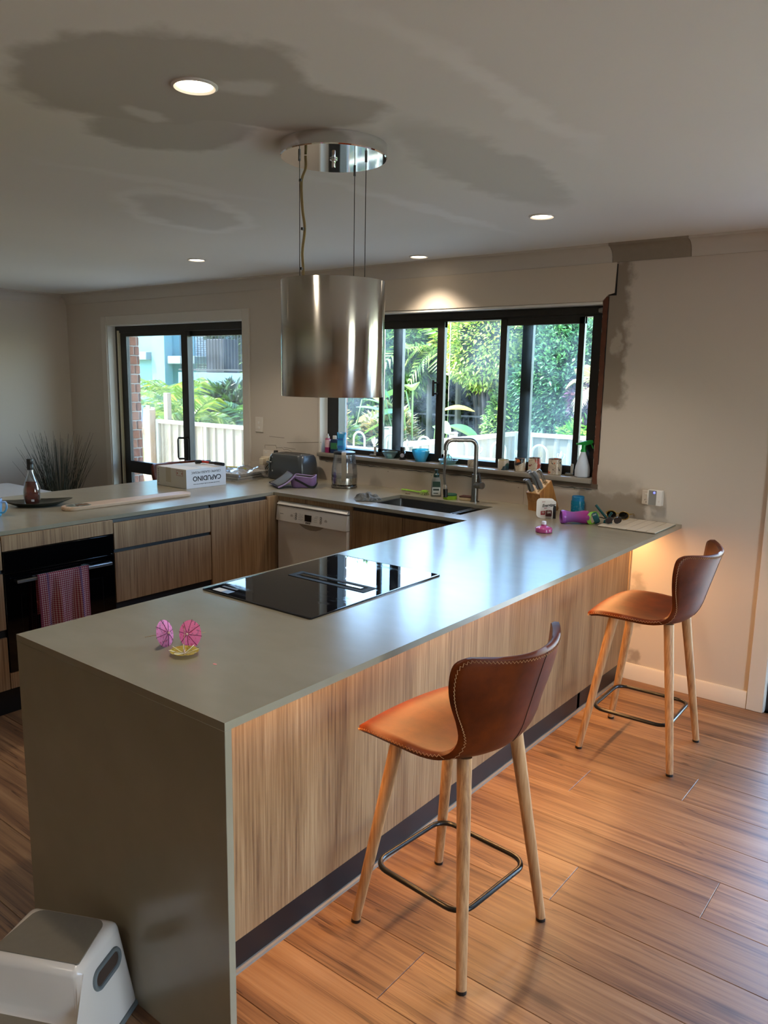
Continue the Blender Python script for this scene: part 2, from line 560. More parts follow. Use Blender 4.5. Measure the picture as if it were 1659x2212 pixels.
def slab(bm, xs, ys, keep, z0, z1, ax='z'):
    """a plate made of grid cells, keep(i, j) says which; ax is its thin direction"""
    f = {'z': lambda a, b, h: (a, b, h), 'y': lambda a, b, h: (a, h, b), 'x': lambda a, b, h: (h, a, b)}[ax]
    vd = {}
    def V(i, j, k):
        q = (i, j, k)
        if q not in vd:
            vd[q] = bm.verts.new(f(xs[i], ys[j], (z0, z1)[k]))
        return vd[q]
    nx, ny = len(xs) - 1, len(ys) - 1
    K = {(i, j) for i in range(nx) for j in range(ny) if keep(i, j)}
    for i, j in K:
        bm.faces.new((V(i, j, 1), V(i + 1, j, 1), V(i + 1, j + 1, 1), V(i, j + 1, 1)))
        bm.faces.new((V(i, j, 0), V(i, j + 1, 0), V(i + 1, j + 1, 0), V(i + 1, j, 0)))
        for di, dj, a, b in ((-1, 0, (i, j + 1), (i, j)), (1, 0, (i + 1, j), (i + 1, j + 1)), (0, -1, (i, j), (i + 1, j)), (0, 1, (i + 1, j + 1), (i, j + 1))):
            if (i + di, j + dj) not in K:
                bm.faces.new((V(*a, 0), V(*b, 0), V(*b, 1), V(*a, 1)))
    return bm

def surf(bm, fn, nu, nv):
    g = [[bm.verts.new(fn(i / (nu - 1), j / (nv - 1))) for j in range(nv)] for i in range(nu)]
    for i in range(nu - 1):
        for j in range(nv - 1):
            bm.faces.new((g[i][j], g[i + 1][j], g[i + 1][j + 1], g[i][j + 1]))
    return g

def xf(bm, loc=(0, 0, 0), rot=(0, 0, 0), scale=None):
    from mathutils import Euler
    M = Matrix.Translation(loc) @ Euler(rot).to_matrix().to_4x4()
    if scale:
        M = M @ Matrix.Diagonal((*scale, 1))
    bmesh.ops.transform(bm, matrix=M, verts=bm.verts)
    return bm

def mk(name, bm, mat, parent=None, loc=None, smooth=True, ang=38, norm=True):
    if norm:
        bmesh.ops.recalc_face_normals(bm, faces=bm.faces)
    me = bpy.data.meshes.new(name)
    bm.to_mesh(me)
    bm.free()
    if smooth:
        me.polygons.foreach_set('use_smooth', [True] * len(me.polygons))
        me.set_sharp_from_angle(angle=math.radians(ang))
    for m in (mat if isinstance(mat, (list, tuple)) else [mat]):
        me.materials.append(m)
    o = bpy.data.objects.new(name, me)
    C.objects.link(o)
    if parent:
        o.parent = parent
    if loc:
        o.location = loc
    return o

def tag(o, label, cat, group=None):
    o['label'] = label
    o['category'] = cat
    if group:
        o['group'] = group
    return o

class Thing:
    """an Empty at a thing's base; parts are given in its own frame, or in the room's with w=True"""
    def __init__(s, name, label, cat, loc=(0, 0, 0), rz=0.0, group=None):
        s.o = bpy.data.objects.new(name, None)
        s.o.empty_display_size = 0.05
        C.objects.link(s.o)
        s.o.location = loc
        s.o.rotation_euler = (0, 0, rz)
        s.inv = (Matrix.Translation(loc) @ Matrix.Rotation(rz, 4, 'Z')).inverted()
        tag(s.o, label, cat, group)
    def p(s, name, bm, mat, par=None, w=False, label=None, **kw):
        if w:
            bmesh.ops.transform(bm, matrix=s.inv, verts=bm.verts)
        q = mk(name, bm, mat, par or s.o, **kw)
        if label:
            q['label'] = label
        return q

def one(name, label, cat, bm, mat, loc=(0, 0, 0), rz=0.0, group=None, **kw):
    o = mk(name, bm, mat, None, **kw)
    o.location = loc
    o.rotation_euler = (0, 0, rz)
    return tag(o, label, cat, group)

def struct(name, bm, mat, parent=None, label=None, **kw):
    o = mk(name, bm, mat, parent, **kw)
    if not parent:
        o['kind'] = 'structure'
        if label:
            o['label'] = label
    return o

def copy_tree(o, parent=None):
    c = o.copy()
    C.objects.link(c)
    c.parent = parent
    for ch in list(o.children):
        copy_tree(ch, c)
    return c

def text(body, size, mat, parent, M, name='lettering', bold=0.0, shear=0.0, extrude=0.0004, align='CENTER', sx=1.0):
    """flat lettering; M places its own x (reading) and y (up) in the parent's frame"""
    cu = bpy.data.curves.new(name, 'FONT')
    cu.body = body
    cu.size = size
    cu.extrude = extrude
    cu.offset = bold
    cu.shear = shear
    cu.align_x = align
    cu.align_y = 'CENTER'
    cu.resolution_u = 3
    tmp = bpy.data.objects.new('tmp', cu)
    me = bpy.data.meshes.new_from_object(tmp)
    bpy.data.objects.remove(tmp)
    me.transform(M @ Matrix.Diagonal((sx, 1, 1, 1)))
    me.materials.clear()
    me.materials.append(mat)
    me.name = name
    o = bpy.data.objects.new(name, me)
    C.objects.link(o)
    o.parent = parent
    return o

def basis(o, x, y):
    x, y = Vector(x).normalized(), Vector(y).normalized()
    z = x.cross(y)
    return Matrix(((x.x, y.x, z.x, o[0]), (x.y, y.y, z.y, o[1]), (x.z, y.z, z.z, o[2]), (0, 0, 0, 1)))

# ---------------------------------------------------------------- shared materials
W = m_wall(); WP = m_plainwall(); CEIL = m_ceiling(); PLANK = m_plank(); VEN = m_veneer(); STONE = m_stone()
TRIMC = plain('trim_paint', 'd3cabf', 0.45, 0.03)
BLACKF = plain('black_frame', '1a1613', 0.4, 0.1)
NAVY = plain('dark_recess', '14171c', 0.4, 0.05)
BLK = plain('black_plastic', '0c0c0d', 0.35, 0.1)
BLKM = plain('matt_black', '0b0b0c', 0.6, 0.1)
WHT = plain('white_plastic', 'e4e0da', 0.35, 0.02)
CHROME = plain('chrome', 'e2e2e2', 0.04, 0.0, metal=1.0)
STEEL = m_steel('brushed_steel')
PANE = m_pane()
PANED = m_pane('door_pane', (0.78, 0.83, 0.84), 0.012)
CLEARP = m_pane('clear_pane', (0.95, 0.97, 0.97), 0.0)
TAN = plain('tan_thread', 'b0845c', 0.8)
WOODL = m_veneer('oak_leg', 1.0, 'z', ('80583a', 'a0754e', 'b58a60', 'c79f76'))

# ---------------------------------------------------------------- the room
WY = 3.135            # inner face of the window wall
CZ = 2.385            # ceiling height
LX, RX, FY = -5.93, 4.2, -4.6
# openings in the window wall: sliding door on the left, window, sliding door on the right
xs = [LX - 0.2, -5.26, -3.42, -2.618, -0.515, 0.485, 2.70, RX + 0.2]
zs = [-0.3, 0.0, 1.087, 2.09, 2.75]
def keep(i, j):
    if j in (1, 2) and i in (1, 5):
        return False
    if j == 2 and i == 3:
        return False
    return True
wall_back = struct('wall_back', slab(nb(), xs, zs, keep, WY, WY + 0.115, 'y'), W, label='window wall of beige plasterboard with bare patches')
struct('wall_left', box(nb(), (LX - 0.12, FY - 0.1, -0.3), (LX, WY, 2.75)), WP)
xs2 = [FY - 0.1, -0.2, 0.8, WY]
struct('wall_right', slab(nb(), xs2, [-0.3, 0.0, 2.1, 2.75], lambda i, j: not (i == 1 and j == 1), RX, RX + 0.12, 'x'), WP)  # unseen unglazed opening, added to let fill daylight into the room
xs3 = [LX, -3.5, -0.6, 1.0, 3.2, RX]
struct('wall_front', slab(nb(), xs3, [-0.3, 0.9, 2.1, 2.75], lambda i, j: True, FY - 0.12, FY, 'y'), WP)
struct('ceiling', box(nb(), (LX - 0.12, FY - 0.12, CZ), (RX + 0.12, WY + 0.115, CZ + 0.05)), CEIL, label='unpainted patchy plaster ceiling')
struct('roof', box(nb(), (LX - 0.6, FY - 0.7, 2.75), (RX + 0.6, 3.95, 2.85)), plain('roof_sheet', '6f6b66', 0.6))

# floor: a sub-floor and every board on it
floor = struct('floor', box(nb(), (LX - 0.1, FY - 0.1, -0.12), (RX + 0.1, WY + 0.2, -0.009)), plain('subfloor', '3a2a20', 0.8), label='warm timber-look plank floor')
PW, PL = 0.225, 1.83
joint = {9: 0.433, 8: 0.045, 6: 0.70, 5: 0.29, 7: -0.42, 4: 0.98, 10: -0.25, 3: -0.30}
k0 = -26
random.seed(11)
for k in range(k0, 16):
    y0 = 1.095 + PW * (k - 5)
    y1 = y0 + PW
    if y1 < FY or y0 > WY + 0.1:
        continue
    y0c, y1c = max(y0, FY + 0.002), min(y1, WY + 0.11)
    j = joint.get(k, random.uniform(0, PL))
    x = j - PL * math.ceil((j - LX) / PL)
    while x < RX:
        a, b = max(x, LX + 0.002), min(x + PL, RX - 0.002)
        if b - a > 0.02:
            bm = nb()
            g, c, zt = 0.0006, 0.0012, 0.0
            loft(bm, [[(a + g, y0c + g, -0.009), (b - g, y0c + g, -0.009), (b - g, y1c - g, -0.009), (a + g, y1c - g, -0.009)],
                      [(a + g, y0c + g, zt - c), (b - g, y0c + g, zt - c), (b - g, y1c - g, zt - c), (a + g, y1c - g, zt - c)],
                      [(a + g + c, y0c + g + c, zt), (b - g - c, y0c + g + c, zt), (b - g - c, y1c - g - c, zt), (a + g + c, y1c - g - c, zt)]], False, True)
            mk('plank', bm, PLANK, floor, smooth=False)
        x += PL

# cornice: a hollow cove along the window wall (three lengths, the middle one bare plaster) and the left wall
def cove(a0, a1, wall):
    pts = [(0.0, 0.0), (0.010, 0.0), (0.010, 0.008)]
    for i in range(7):
        t = PI / 2 * i / 6
        pts.append((0.078 - 0.066 * math.cos(t), 0.012 + 0.066 * math.sin(t)))
    pts += [(0.078, 0.091), (0.0, 0.091)]
    bm = nb()
    if wall == 'back':
        loft(bm, [[(x, WY - d, 2.294 + h) for d, h in pts] for x in (a0, a1)])
    else:
        loft(bm, [[(LX + d, y, 2.294 + h) for d, h in pts] for y in (a0, a1)])
    return bm
CORN = plain('cornice_paint', 'c6bdb2', 0.6, 0.03)
struct('trim_1', cove(LX, -0.475, 'back'), CORN, label='painted cornice along the window wall')
struct('trim_2', cove(-0.473, -0.062, 'back'), plain('bare_cornice', '8f8374', 0.75, 0.1, 30), label='short bare plaster length of cornice')
struct('trim_3', cove(-0.060, RX, 'back'), CORN, label='painted cornice right of the bare length')
struct('trim_4', cove(FY, WY - 0.08, 'left'), CORN, label='painted cornice of the left wall')
# skirting right of the peninsula
bb = nb()
prism(bb, [(WY - 0.014, 0), (WY, 0), (WY, 0.092), (WY - 0.008, 0.092), (WY - 0.014, 0.084)], -0.255, 0.402, 'x')
struct('baseboard_back', bb, TRIMC)
bb = nb()
box(bb, (0.404, WY - 0.018, 0), (0.484, WY, 2.17), 0.002)
struct('trim_5', bb, TRIMC, label='white architrave of the right hand door')
bb = nb(); box(bb, (0.404, WY - 0.018, 2.09), (2.78, WY, 2.17), 0.002)
struct('trim_6', bb, TRIMC)
bb = nb(); box(bb, (0.470, WY - 0.004, 0.0), (0.487, WY + 0.12, 2.09), 0.001)
struct('trim_7', bb, plain('reveal_white', 'eceae6', 0.4, 0.02), label='white reveal of the right hand door')
# architrave and reveals of the left sliding door
RW = plain('reveal_white2', 'e6e2da', 0.45, 0.02)
for nm, lo, hi in (('trim_8', (-5.34, WY - 0.014, 0), (-5.262, WY, 2.165)), ('trim_9', (-5.262, WY - 0.014, 2.087), (-3.42, WY, 2.165)), ('trim_10', (-3.42, WY - 0.014, 0), (-3.345, WY, 2.165))):
    struct(nm, box(nb(), lo, hi, 0.002), TRIMC)
for nm, lo, hi in (('trim_11', (-5.263, WY - 0.005, 0), (-5.248, WY + 0.10, 2.09)), ('trim_12', (-5.248, WY - 0.005, 2.078), (-3.43, WY + 0.10, 2.09)), ('trim_13', (-3.432, WY - 0.005, 0), (-3.418, WY + 0.10, 2.09))):
    struct(nm, box(nb(), lo, hi, 0.001), RW)
# window reveals (left and head painted, right bare)
struct('trim_14', box(nb(), (-2.619, WY - 0.006, 1.117), (-2.606, WY + 0.10, 2.09), 0.001), RW, label='white left reveal of the kitchen window')
struct('trim_15', box(nb(), (-2.606, WY - 0.006, 2.078), (-0.517, WY + 0.10, 2.092), 0.001), RW, label='white head reveal of the kitchen window')
# raised sheet above the window, its broken right end, the stud laid bare beside the window
bb = nb()
prism(bb, [(-2.70, 2.094), (-0.517, 2.094), (-0.487, 2.127), (-0.452, 2.135), (-0.447, 2.293), (-2.70, 2.293)], WY - 0.011, WY + 0.001, 'y')
struct('trim_16', bb, m_plainwall('sheet_paint', lin('cdbfae')), label='plasterboard sheet above the window with a cut corner')
RUST = plain('old_timber', '5a3220', 0.85, 0.35, 18, 0.4)
def ragged(x0, x1, z0, z1, y0, y1, n, amp):
    bm = nb()
    loops = []
    for i in range(n + 1):
        z = z0 + (z1 - z0) * i / n
        a, b = x0 + random.uniform(-amp, amp), x1 + random.uniform(-amp, amp)
        loops.append([(a, y0, z), (b, y0, z), (b, y1, z), (a, y1, z)])
    loft(bm, loops)
    return bm
struct('trim_17', ragged(-0.514, -0.486, 1.07, 2.118, WY - 0.004, WY + 0.02, 40, 0.0025), RUST, label='rusty bare stud edge at the right of the window')
struct('trim_18', ragged(-0.4865, -0.4825, 1.20, 2.12, WY - 0.0025, WY + 0.01, 30, 0.0006), BLKM, label='dark gap beside the bare stud')
bb = nb(); prism(bb, [(-0.486, 2.122), (-0.443, 2.122), (-0.443, 2.285), (-0.4475, 2.285), (-0.4535, 2.134), (-0.489, 2.124)], WY - 0.004, WY + 0.01, 'y')
struct('trim_19', bb, BLKM, label='dark hole at the cut corner of the sheet')
bb = nb(); box(bb, (-2.60, WY - 0.006, 1.062), (-0.48, WY + 0.01, 1.088))
struct('trim_20', bb, plain('sill_batten', '57493c', 0.8, 0.25, 14), label='dark batten under the window sill')
bb = nb(); tube(bb, [(x, WY - 0.006, 1.056 + random.uniform(-0.003, 0.003)) for x in [-2.55 + 0.03 * i for i in range(69)]], [0.001 + 0.0022 * random.random() for _ in range(69)], 5)
struct('trim_21', bb, BLKM, label='broken plaster line below the batten')
# pencil lines and screw holes round the left sockets
bb = nb()
for pts in ([(-3.19, 1.108), (-3.19, 1.13), (-3.07, 1.135), (-3.06, 1.11)], [(-3.06, 1.118), (-3.0, 1.122), (-2.985, 1.106), (-2.94, 1.112), (-2.90, 1.10)], [(-2.985, 1.125), (-2.86, 1.12)], [(-2.95, 1.165), (-2.60, 1.19)], [(-3.14, 1.20), (-2.98, 1.198)]):
    tube(bb, [(x, WY - 0.0004, z) for x, z in pts], 0.0016, 4)
for x, z in ((-2.30, 1.045), (-1.98, 1.03), (-1.62, 1.035), (-1.30, 1.03), (-0.98, 1.02), (-0.585, 1.035), (-0.62, 1.05)):
    cyl(bb, (x, WY - 0.0008, z), (x, WY + 0.002, z), 0.0035, n=8)
box(bb, (-0.588, WY - 0.0006, 0.985), (-0.5845, WY + 0.001, 1.03)); box(bb, (-0.9445, WY - 0.0006, 0.921), (-0.943, WY + 0.001, 1.06))
mk('pencil_mark', bb, plain('pencil', '85796c', 0.8, 0), wall_back)

# sill
bb = nb(); box(bb, (-2.625, WY - 0.022, 1.089), (-0.518, WY + 0.118, 1.117), 0.003, 2)
struct('trim_22', bb, plain('sill_stone', '8d857b', 0.25, 0.05), label='grey stone window sill')

# ---------------------------------------------------------------- kitchen window (window_1)
w1 = bpy.data.objects.new('window_1', None); C.objects.link(w1); w1['kind'] = 'structure'; w1['label'] = 'wide dark framed sliding kitchen window'
y0, y1 = WY + 0.075, WY + 0.165
bb = nb()
slab(bb, [-2.606, -2.50, -0.60, -0.519], [1.112, 1.15, 2.022, 2.078], lambda i, j: not (i == 1 and j == 1), y0, y1, 'y')
mk('frame', bb, BLACKF, w1)
bb = nb(); box(bb, (-2.60, y0 - 0.014, 2.035), (-0.522, y0, 2.07)); mk('head_rail', bb, BLACKF, w1)
for a, b, d0, d1 in ((-2.135, -2.102, y0 + 0.005, y0 + 0.035), (-2.050, -1.972, y0 + 0.05, y0 + 0.085), (-1.655, -1.600, y0 + 0.0, y0 + 0.035), (-1.192, -1.147, y0 + 0.0, y0 + 0.035), (-1.068, -0.998, y0 + 0.05, y0 + 0.085), (-0.686, -0.650, y0 + 0.005, y0 + 0.035)):
    mk('mullion', box(nb(), (a, d0, 1.145), (b, d1, 2.03), 0.003), BLACKF, w1)
for a, b in ((-2.135, -1.60), (-1.192, -0.65)):
    mk('sash_rail', box(nb(), (a, y0 + 0.005, 1.985), (b, y0 + 0.034, 2.024)), BLACKF, w1)
    mk('sash_rail', box(nb(), (a, y0 + 0.005, 1.148), (b, y0 + 0.034, 1.17)), BLACKF, w1)
for a, b, yy in ((-2.50, -2.01, 0.066), (-2.10, -1.655, 0.020), (-1.60, -1.03, 0.066), (-1.147, -0.686, 0.020), (-1.0, -0.60, 0.066)):
    mk('pane', box(nb(), (a, y0 + yy, 1.15), (b, y0 + yy + 0.004, 2.02)), PANE, w1, smooth=False)
bb = nb()
for z in (1.565, 1.635):
    box(bb, (-1.650, y0 - 0.028, z - 0.006), (-1.628, y0 + 0.001, z + 0.006), 0.001)
box(bb, (-1.664, y0 - 0.034, 1.548), (-1.650, y0 - 0.024, 1.652), 0.002)
mk('handle', bb, BLK, w1)
bb = nb(); lathe(bb, [(0.0, -0.02), (0.012, -0.018), (0.016, 0), (0.012, 0.018), (0.0, 0.02)], 10, capa=False, capb=False); xf(bb, (-0.545, y0 - 0.01, 2.052), (0, PI / 2, 0))
mk('roller', bb, plain('grey_roller', '9c9a94', 0.5), w1)

# ---------------------------------------------------------------- sliding doors (door_1 left, door_2 right)
d1o = bpy.data.objects.new('door_1', None); C.objects.link(d1o); d1o['kind'] = 'structure'; d1o['label'] = 'dark framed glazed sliding door at the left'
bb = nb()
slab(bb, [-5.248, -5.19, -3.50, -3.432], [0.0, 0.05, 2.02, 2.078], lambda i, j: not (i == 1 and j == 1), WY + 0.075, WY + 0.165, 'y')
mk('frame', bb, BLACKF, d1o)
yA, yB = WY + 0.085, WY + 0.125
bb = nb(); slab(bb, [-5.19, -5.095, -4.30, -4.215], [0.05, 0.12, 0.742, 0.85, 1.988, 2.03], lambda i, j: not (i == 1 and j in (1, 3)), yA, yA + 0.032, 'y')
lf = mk('sliding_leaf', bb, BLACKF, d1o)
bb = nb(); slab(bb, [-4.30, -4.235, -3.56, -3.45], [0.05, 0.12, 0.742, 0.80, 1.978, 2.03], lambda i, j: not (i == 1 and j in (1, 3)), yB, yB + 0.032, 'y')
lf2 = mk('fixed_leaf', bb, BLACKF, d1o)
for a, b, z0, z1, yy, par in ((-5.095, -4.30, 0.85, 1.988, yA, lf), (-5.095, -4.30, 0.12, 0.742, yA, lf), (-4.235, -3.56, 0.80, 1.978, yB, lf2), (-4.235, -3.56, 0.12, 0.742, yB, lf2)):
    mk('pane', box(nb(), (a, yy + 0.014, z0), (b, yy + 0.018, z1)), PANED, par, smooth=False)
bb = nb(); tube(bb, [(-4.255, yA + 0.002, 1.115), (-4.30, yA - 0.055, 1.115), (-4.30, yA - 0.06, 1.10), (-4.30, yA - 0.06, 0.95), (-4.30, yA - 0.055, 0.935), (-4.255, yA + 0.002, 0.935)], 0.009, 6)
mk('handle', bb, BLK, lf)
bb = nb(); box(bb, (-4.275, yA - 0.012, 0.92), (-4.225, yA + 0.001, 1.11), 0.004); mk('lock_plate', bb, BLK, lf)
bb = nb(); box(bb, (-5.20, WY + 0.060, 0.05), (-5.185, WY + 0.085, 2.04)); mk('track', bb, plain('pale_track', 'cfc4a4', 0.4), d1o)

d2o = bpy.data.objects.new('door_2', None); C.objects.link(d2o); d2o['kind'] = 'structure'; d2o['label'] = 'glazed sliding door at the right edge'
bb = nb(); slab(bb, [0.490, 0.54, 1.56, 1.64, 2.64, 2.695], [0.0, 0.06, 2.03, 2.085], lambda i, j: not (i in (1, 3) and j == 1), WY + 0.03, WY + 0.112, 'y')
fr = mk('frame', bb, BLACKF, d2o)
for a, b in ((0.54, 1.56), (1.64, 2.64)):
    mk('pane', box(nb(), (a, WY + 0.07, 0.06), (b, WY + 0.074, 2.03)), CLEARP, d2o, smooth=False)

# outer brick skin: each brick of the reveals that the glass shows
t = NT('red_brick')
r = t.n('ShaderNodeObjectInfo').outputs['Random']
t.col(t.mix(t.noise(40, 4), t.ramp(r, [(0.0, lin('93573b')), (0.5, lin('a96a48')), (1.0, lin('b98160'))]), lin('7d4a35'), 'MIX')).set(rough=0.9)
t.bump(t.noise(90, 4), 0.4, 0.004)
BRICK = t.m
MORT = plain('mortar', 'b5aba0', 0.95, 0.1, 40)
bs = [LX - 0.2, -5.13, -3.30, -2.56, -0.44, 0.36, 2.83, RX + 0.2]
skin = struct('wall_outer', slab(nb(), bs, [-0.7, 0.0, 1.02, 2.10, 2.75], lambda i, j: not ((i in (1, 5) and j in (1, 2)) or (i == 3 and j == 2)), 3.262, 3.37, 'y'), MORT, label='outer brick skin of the house')
random.seed(5)
for i, xj, ylo, z0, z1 in ((0, -5.13, 3.262, 0.02, 2.08), (0, -2.56, 3.262, 1.04, 2.08)):
    z = z0
    row = 0
    while z < z1 - 0.03:
        for (a, b) in (((3.258, 3.312), (3.322, 3.374)) if row % 2 else ((3.258, 3.345), (3.355, 3.374))):
            o = random.uniform(0.001, 0.006)
            bm = box(nb(), (xj - 0.06, a, z), (xj + 0.006 + o, b, z + 0.076), 0.005, 1)
            mk('brick', bm, BRICK, skin)
        z += 0.086
        row += 1

# ---------------------------------------------------------------- ceiling lights
LAMP = m_emit('lamp_lens', (1.0, 0.84, 0.62), 9.0)
spot = bpy.data.lights.new('downlight_lamp', 'SPOT')
spot.energy = LED
spot.color = (1.0, 0.87, 0.70)
spot.spot_size = math.radians(118)
spot.spot_blend = 0.8
spot.shadow_soft_size = 0.04
def downlight(x, y, label, group='round ceiling downlights'):
    t = Thing('downlight', label, 'ceiling light', (x, y, CZ), 0, group)
    bm = nb(); lathe(bm, [(0.058, 0.0), (0.058, -0.003), (0.052, -0.006), (0.047, -0.002), (0.044, 0.0005)], 32, capa=False, capb=False)
    t.p('rim', bm, WHT)
    bm = nb(); lathe(bm, [(0.0435, -0.0005), (0.0435, -0.002)], 32)
    t.p('lens', bm, LAMP, smooth=False)
    lo = bpy.data.objects.new('lamp', spot); C.objects.link(lo); lo.parent = t.o; lo.location = (0, 0, -0.05)
downlight(-0.434, 0.31, 'large looking lit downlight nearest the viewer in the dark stain')
downlight(-0.448, 2.239, 'lit downlight in the right half of the ceiling')
downlight(-1.604, 2.915, 'lit downlight close to the cornice above the kitchen window')
downlight(-2.894, 2.28, 'lit downlight at the far left of the ceiling')
for x, y, where in ((1.6, 2.2, 'by the right hand sliding door'), (1.6, 0.2, 'above the floor right of the stools'), (1.6, -2.0, 'in the far corner behind the viewer on the right'), (-0.4, -2.0, 'behind the viewer, in line with the peninsula'),
                    (-2.9, 0.2, 'above the left end of the oven run'), (-2.9, -2.0, 'behind the viewer on the left'), (-4.9, 1.0, 'above the dining table'), (3.2, -1.0, 'nearest the right hand wall opening')):
    downlight(x, y, 'unseen downlight added for fill light ' + where)  # extra lamps out of view, put in to brighten the room

# ---------------------------------------------------------------- worktop
H, TH = 0.92, 0.02
PIX, AIY, LIX, LBX = -0.911, 2.45, -2.386, -3.39
LY0 = -0.30
SK = (-1.72, -1.03, 2.57, 2.93)
wt = Thing('worktop', 'grey brown stone worktop running round three sides of the kitchen', 'worktop', (-1.2, 2.8, H - TH))
xs = [LBX, LIX, SK[0], SK[1], PIX, 0.0]
ys = [LY0, 0.0, AIY, SK[2], SK[3], WY - 0.001]
def keep(i, j):
    if i == 2 and j == 3:
        return False
    if j >= 2:
        return True
    if i == 0:
        return True
    return i == 4 and j == 1
bm = slab(nb(), xs, ys, keep, H - TH, H)
bmesh.ops.bevel(bm, geom=[e for e in bm.edges if len(e.link_faces) == 2 and e.calc_face_angle() > 1.0], offset=0.0015, segments=1, affect='EDGES')
wt.p('slab', bm, STONE, w=True)
bm = box(nb(), (PIX, 0.0, 0.0), (0.0, 0.02, H - TH - 0.0002), 0.001)
wt.p('waterfall_end', bm, STONE, w=True)

# sink: two bowls hung under the cut-out, dark steel
GUN = m_steel('gunmetal', '807c77', 0.34, 'x', 0.3)
sk = Thing('sink', 'dark steel double bowl sink set under the worktop', 'sink', ((SK[0] + SK[1]) / 2, (SK[2] + SK[3]) / 2, 0.72))
bm = nb()
box(bm, (SK[0] - 0.02, SK[2] - 0.02, H - TH - 0.004), (SK[0] + 0.004, SK[3] + 0.02, H - TH - 0.0005))
def bowl(cx, cy, w, h, depth, name):
    bm = nb()
    zt = H - TH - 0.001
    loops = []
    for ww, z, r in ((0.024, zt, 0.02), (0.0, zt, 0.02), (0.0, zt - 0.004, 0.02), (-0.006, zt - depth + 0.02, 0.024), (-0.03, zt - depth, 0.02)):
        loops.append([(x, y, z) for x, y in rrect(w + ww, h + ww, r, 4, cx, cy)])
    loft(bm, loops, False, True)
    return sk.p(name, bm, GUN, w=True, norm=False)
bm.free()
b1 = bowl(-1.437, 2.75, 0.54, 0.345, 0.19, 'bowl')
b2 = bowl(-1.083, 2.75, 0.10, 0.345, 0.14, 'bowl')
bm = nb(); slab(bm, [-1.50, -1.494, -1.396, -1.39], [0.815, 0.820, 0.840, 0.845], lambda i, j: not (i == 1 and j == 1), 2.915, 2.919, 'y')
sk.p('overflow_plate', bm, plain('dark_steel', '2a2927', 0.4, metal=1.0), b1, w=True)
bm = nb(); lathe(bm, [(0.045, 0.0), (0.045, 0.003), (0.02, 0.001)], 24, (-1.437, 2.75, 0.7105)); sk.p('drain', bm, STEEL, b1, w=True)

# mixer tap
TAPS = m_steel('tap_steel', '8f8d89', 0.32)
tp = Thing('mixer_tap', 'tall square necked steel mixer tap with pull out hose behind the sink', 'tap', (-1.216, 3.020, H))
bm = nb(); cyl(bm, (0, 0, 0), (0, 0, 0.006), 0.028, n=20); cyl(bm, (0, 0, 0.004), (0, 0, 0.17), 0.0215, n=20)
tp.p('body', bm, TAPS)
d = Vector((-0.128, -0.142, 0)); dn = d.normalized()
pts = [Vector((0, 0, 0.17)), Vector((0, 0, 0.338))]
for i in range(7):
    a = PI / 2 * i / 6
    pts.append(dn * (0.042 * (1 - math.cos(a))) + Vector((0, 0, 0.338 + 0.042 * math.sin(a))))
e = d - dn * 0.042
for i in range(7):
    a = PI / 2 * i / 6
    pts.append(e + dn * (0.042 * math.sin(a)) + Vector((0, 0, 0.338 + 0.042 * math.cos(a))))
pts.append(d + Vector((0, 0, 0.318)))
bm = nb(); tube(bm, pts, 0.0135, 12); tp.p('spout', bm, TAPS)
hp = bez([d + Vector((0, 0, 0.325)), d + Vector((-0.006, 0.004, 0.25)), d + Vector((-0.008, 0.002, 0.17)), d + Vector((0.004, -0.002, 0.105))], 8)
bm = nb(); tube(bm, hp, [0.0075 + 0.0012 * (i % 2) for i in range(len(hp))], 8); hs = tp.p('hose', bm, TAPS)
bm = nb(); cyl(bm, d + Vector((0.004, -0.002, 0.108)), d + Vector((0.007, -0.003, 0.082)), 0.0125, 0.0145); tp.p('collar', bm, CHROME, hs)
bm = nb(); cyl(bm, d + Vector((0.007, -0.003, 0.082)), d + Vector((0.010, -0.004, 0.032)), 0.0145, 0.0135); tp.p('spray_head', bm, BLK, hs)
bm = nb(); cyl(bm, (0.0, 0, 0.105), (0.068, -0.028, 0.108), 0.0205, n=18); lv = tp.p('valve', bm, TAPS)
bm = nb(); cyl(bm, (0.048, -0.02, 0.118), (0.020, 0.006, 0.178), 0.009, 0.0075, n=10); tp.p('lever', bm, BLK, lv)

# ---------------------------------------------------------------- cabinets
def front(t, y0, y1, z0, z1, x=-2.366, name='drawer', th=0.018, inset=0.0015):
    bm = box(nb(), (x - th, y0 + inset, z0), (x, y1 - inset, z1), 0.0008)
    return t.p(name, bm, VEN, w=True)
def carcass(t, x0, x1, y0, y1, z0=0.14, z1=0.899):
    return t.p('carcass', box(nb(), (x0, y0, z0), (x1, y1, z1)), NAVY, w=True)
def drawers(name, label, y0, y1, rows=((0.739, 0.882), (0.445, 0.719), (0.143, 0.405))):
    t = Thing(name, label, 'cabinet', (-2.66, (y0 + y1) / 2, 0.14), 0, 'timber base cabinets')
    carcass(t, -2.95, -2.388, y0 + 0.001, y1 - 0.001)
    for a, b in rows:
        front(t, y0, y1, a, b)
    bm = nb()
    for z in (0.882, 0.719, 0.405):
        h_ = 0.038 if z < 0.5 else 0.017
        prism(bm, [(-2.387, z + 0.001), (-2.376, z + 0.001), (-2.378, z + h_), (-2.387, z + h_)], y0 + 0.004, y1 - 0.004, 'y')
    t.p('finger_pull', bm, NAVY, w=True)
    return t
drawers('drawer_cabinet', 'timber drawer cabinet right of the black oven', 1.261, 1.912)
drawers('drawer_cabinet', 'timber drawer cabinet at the left edge beside the oven', -0.28, 0.664)
t = Thing('corner_cabinet', 'timber corner cabinet with one full height door right of the drawers', 'cabinet', (-2.66, 2.15, 0.14), 0, 'timber base cabinets')
carcass(t, -2.95, -2.388, 1.914, 2.44)
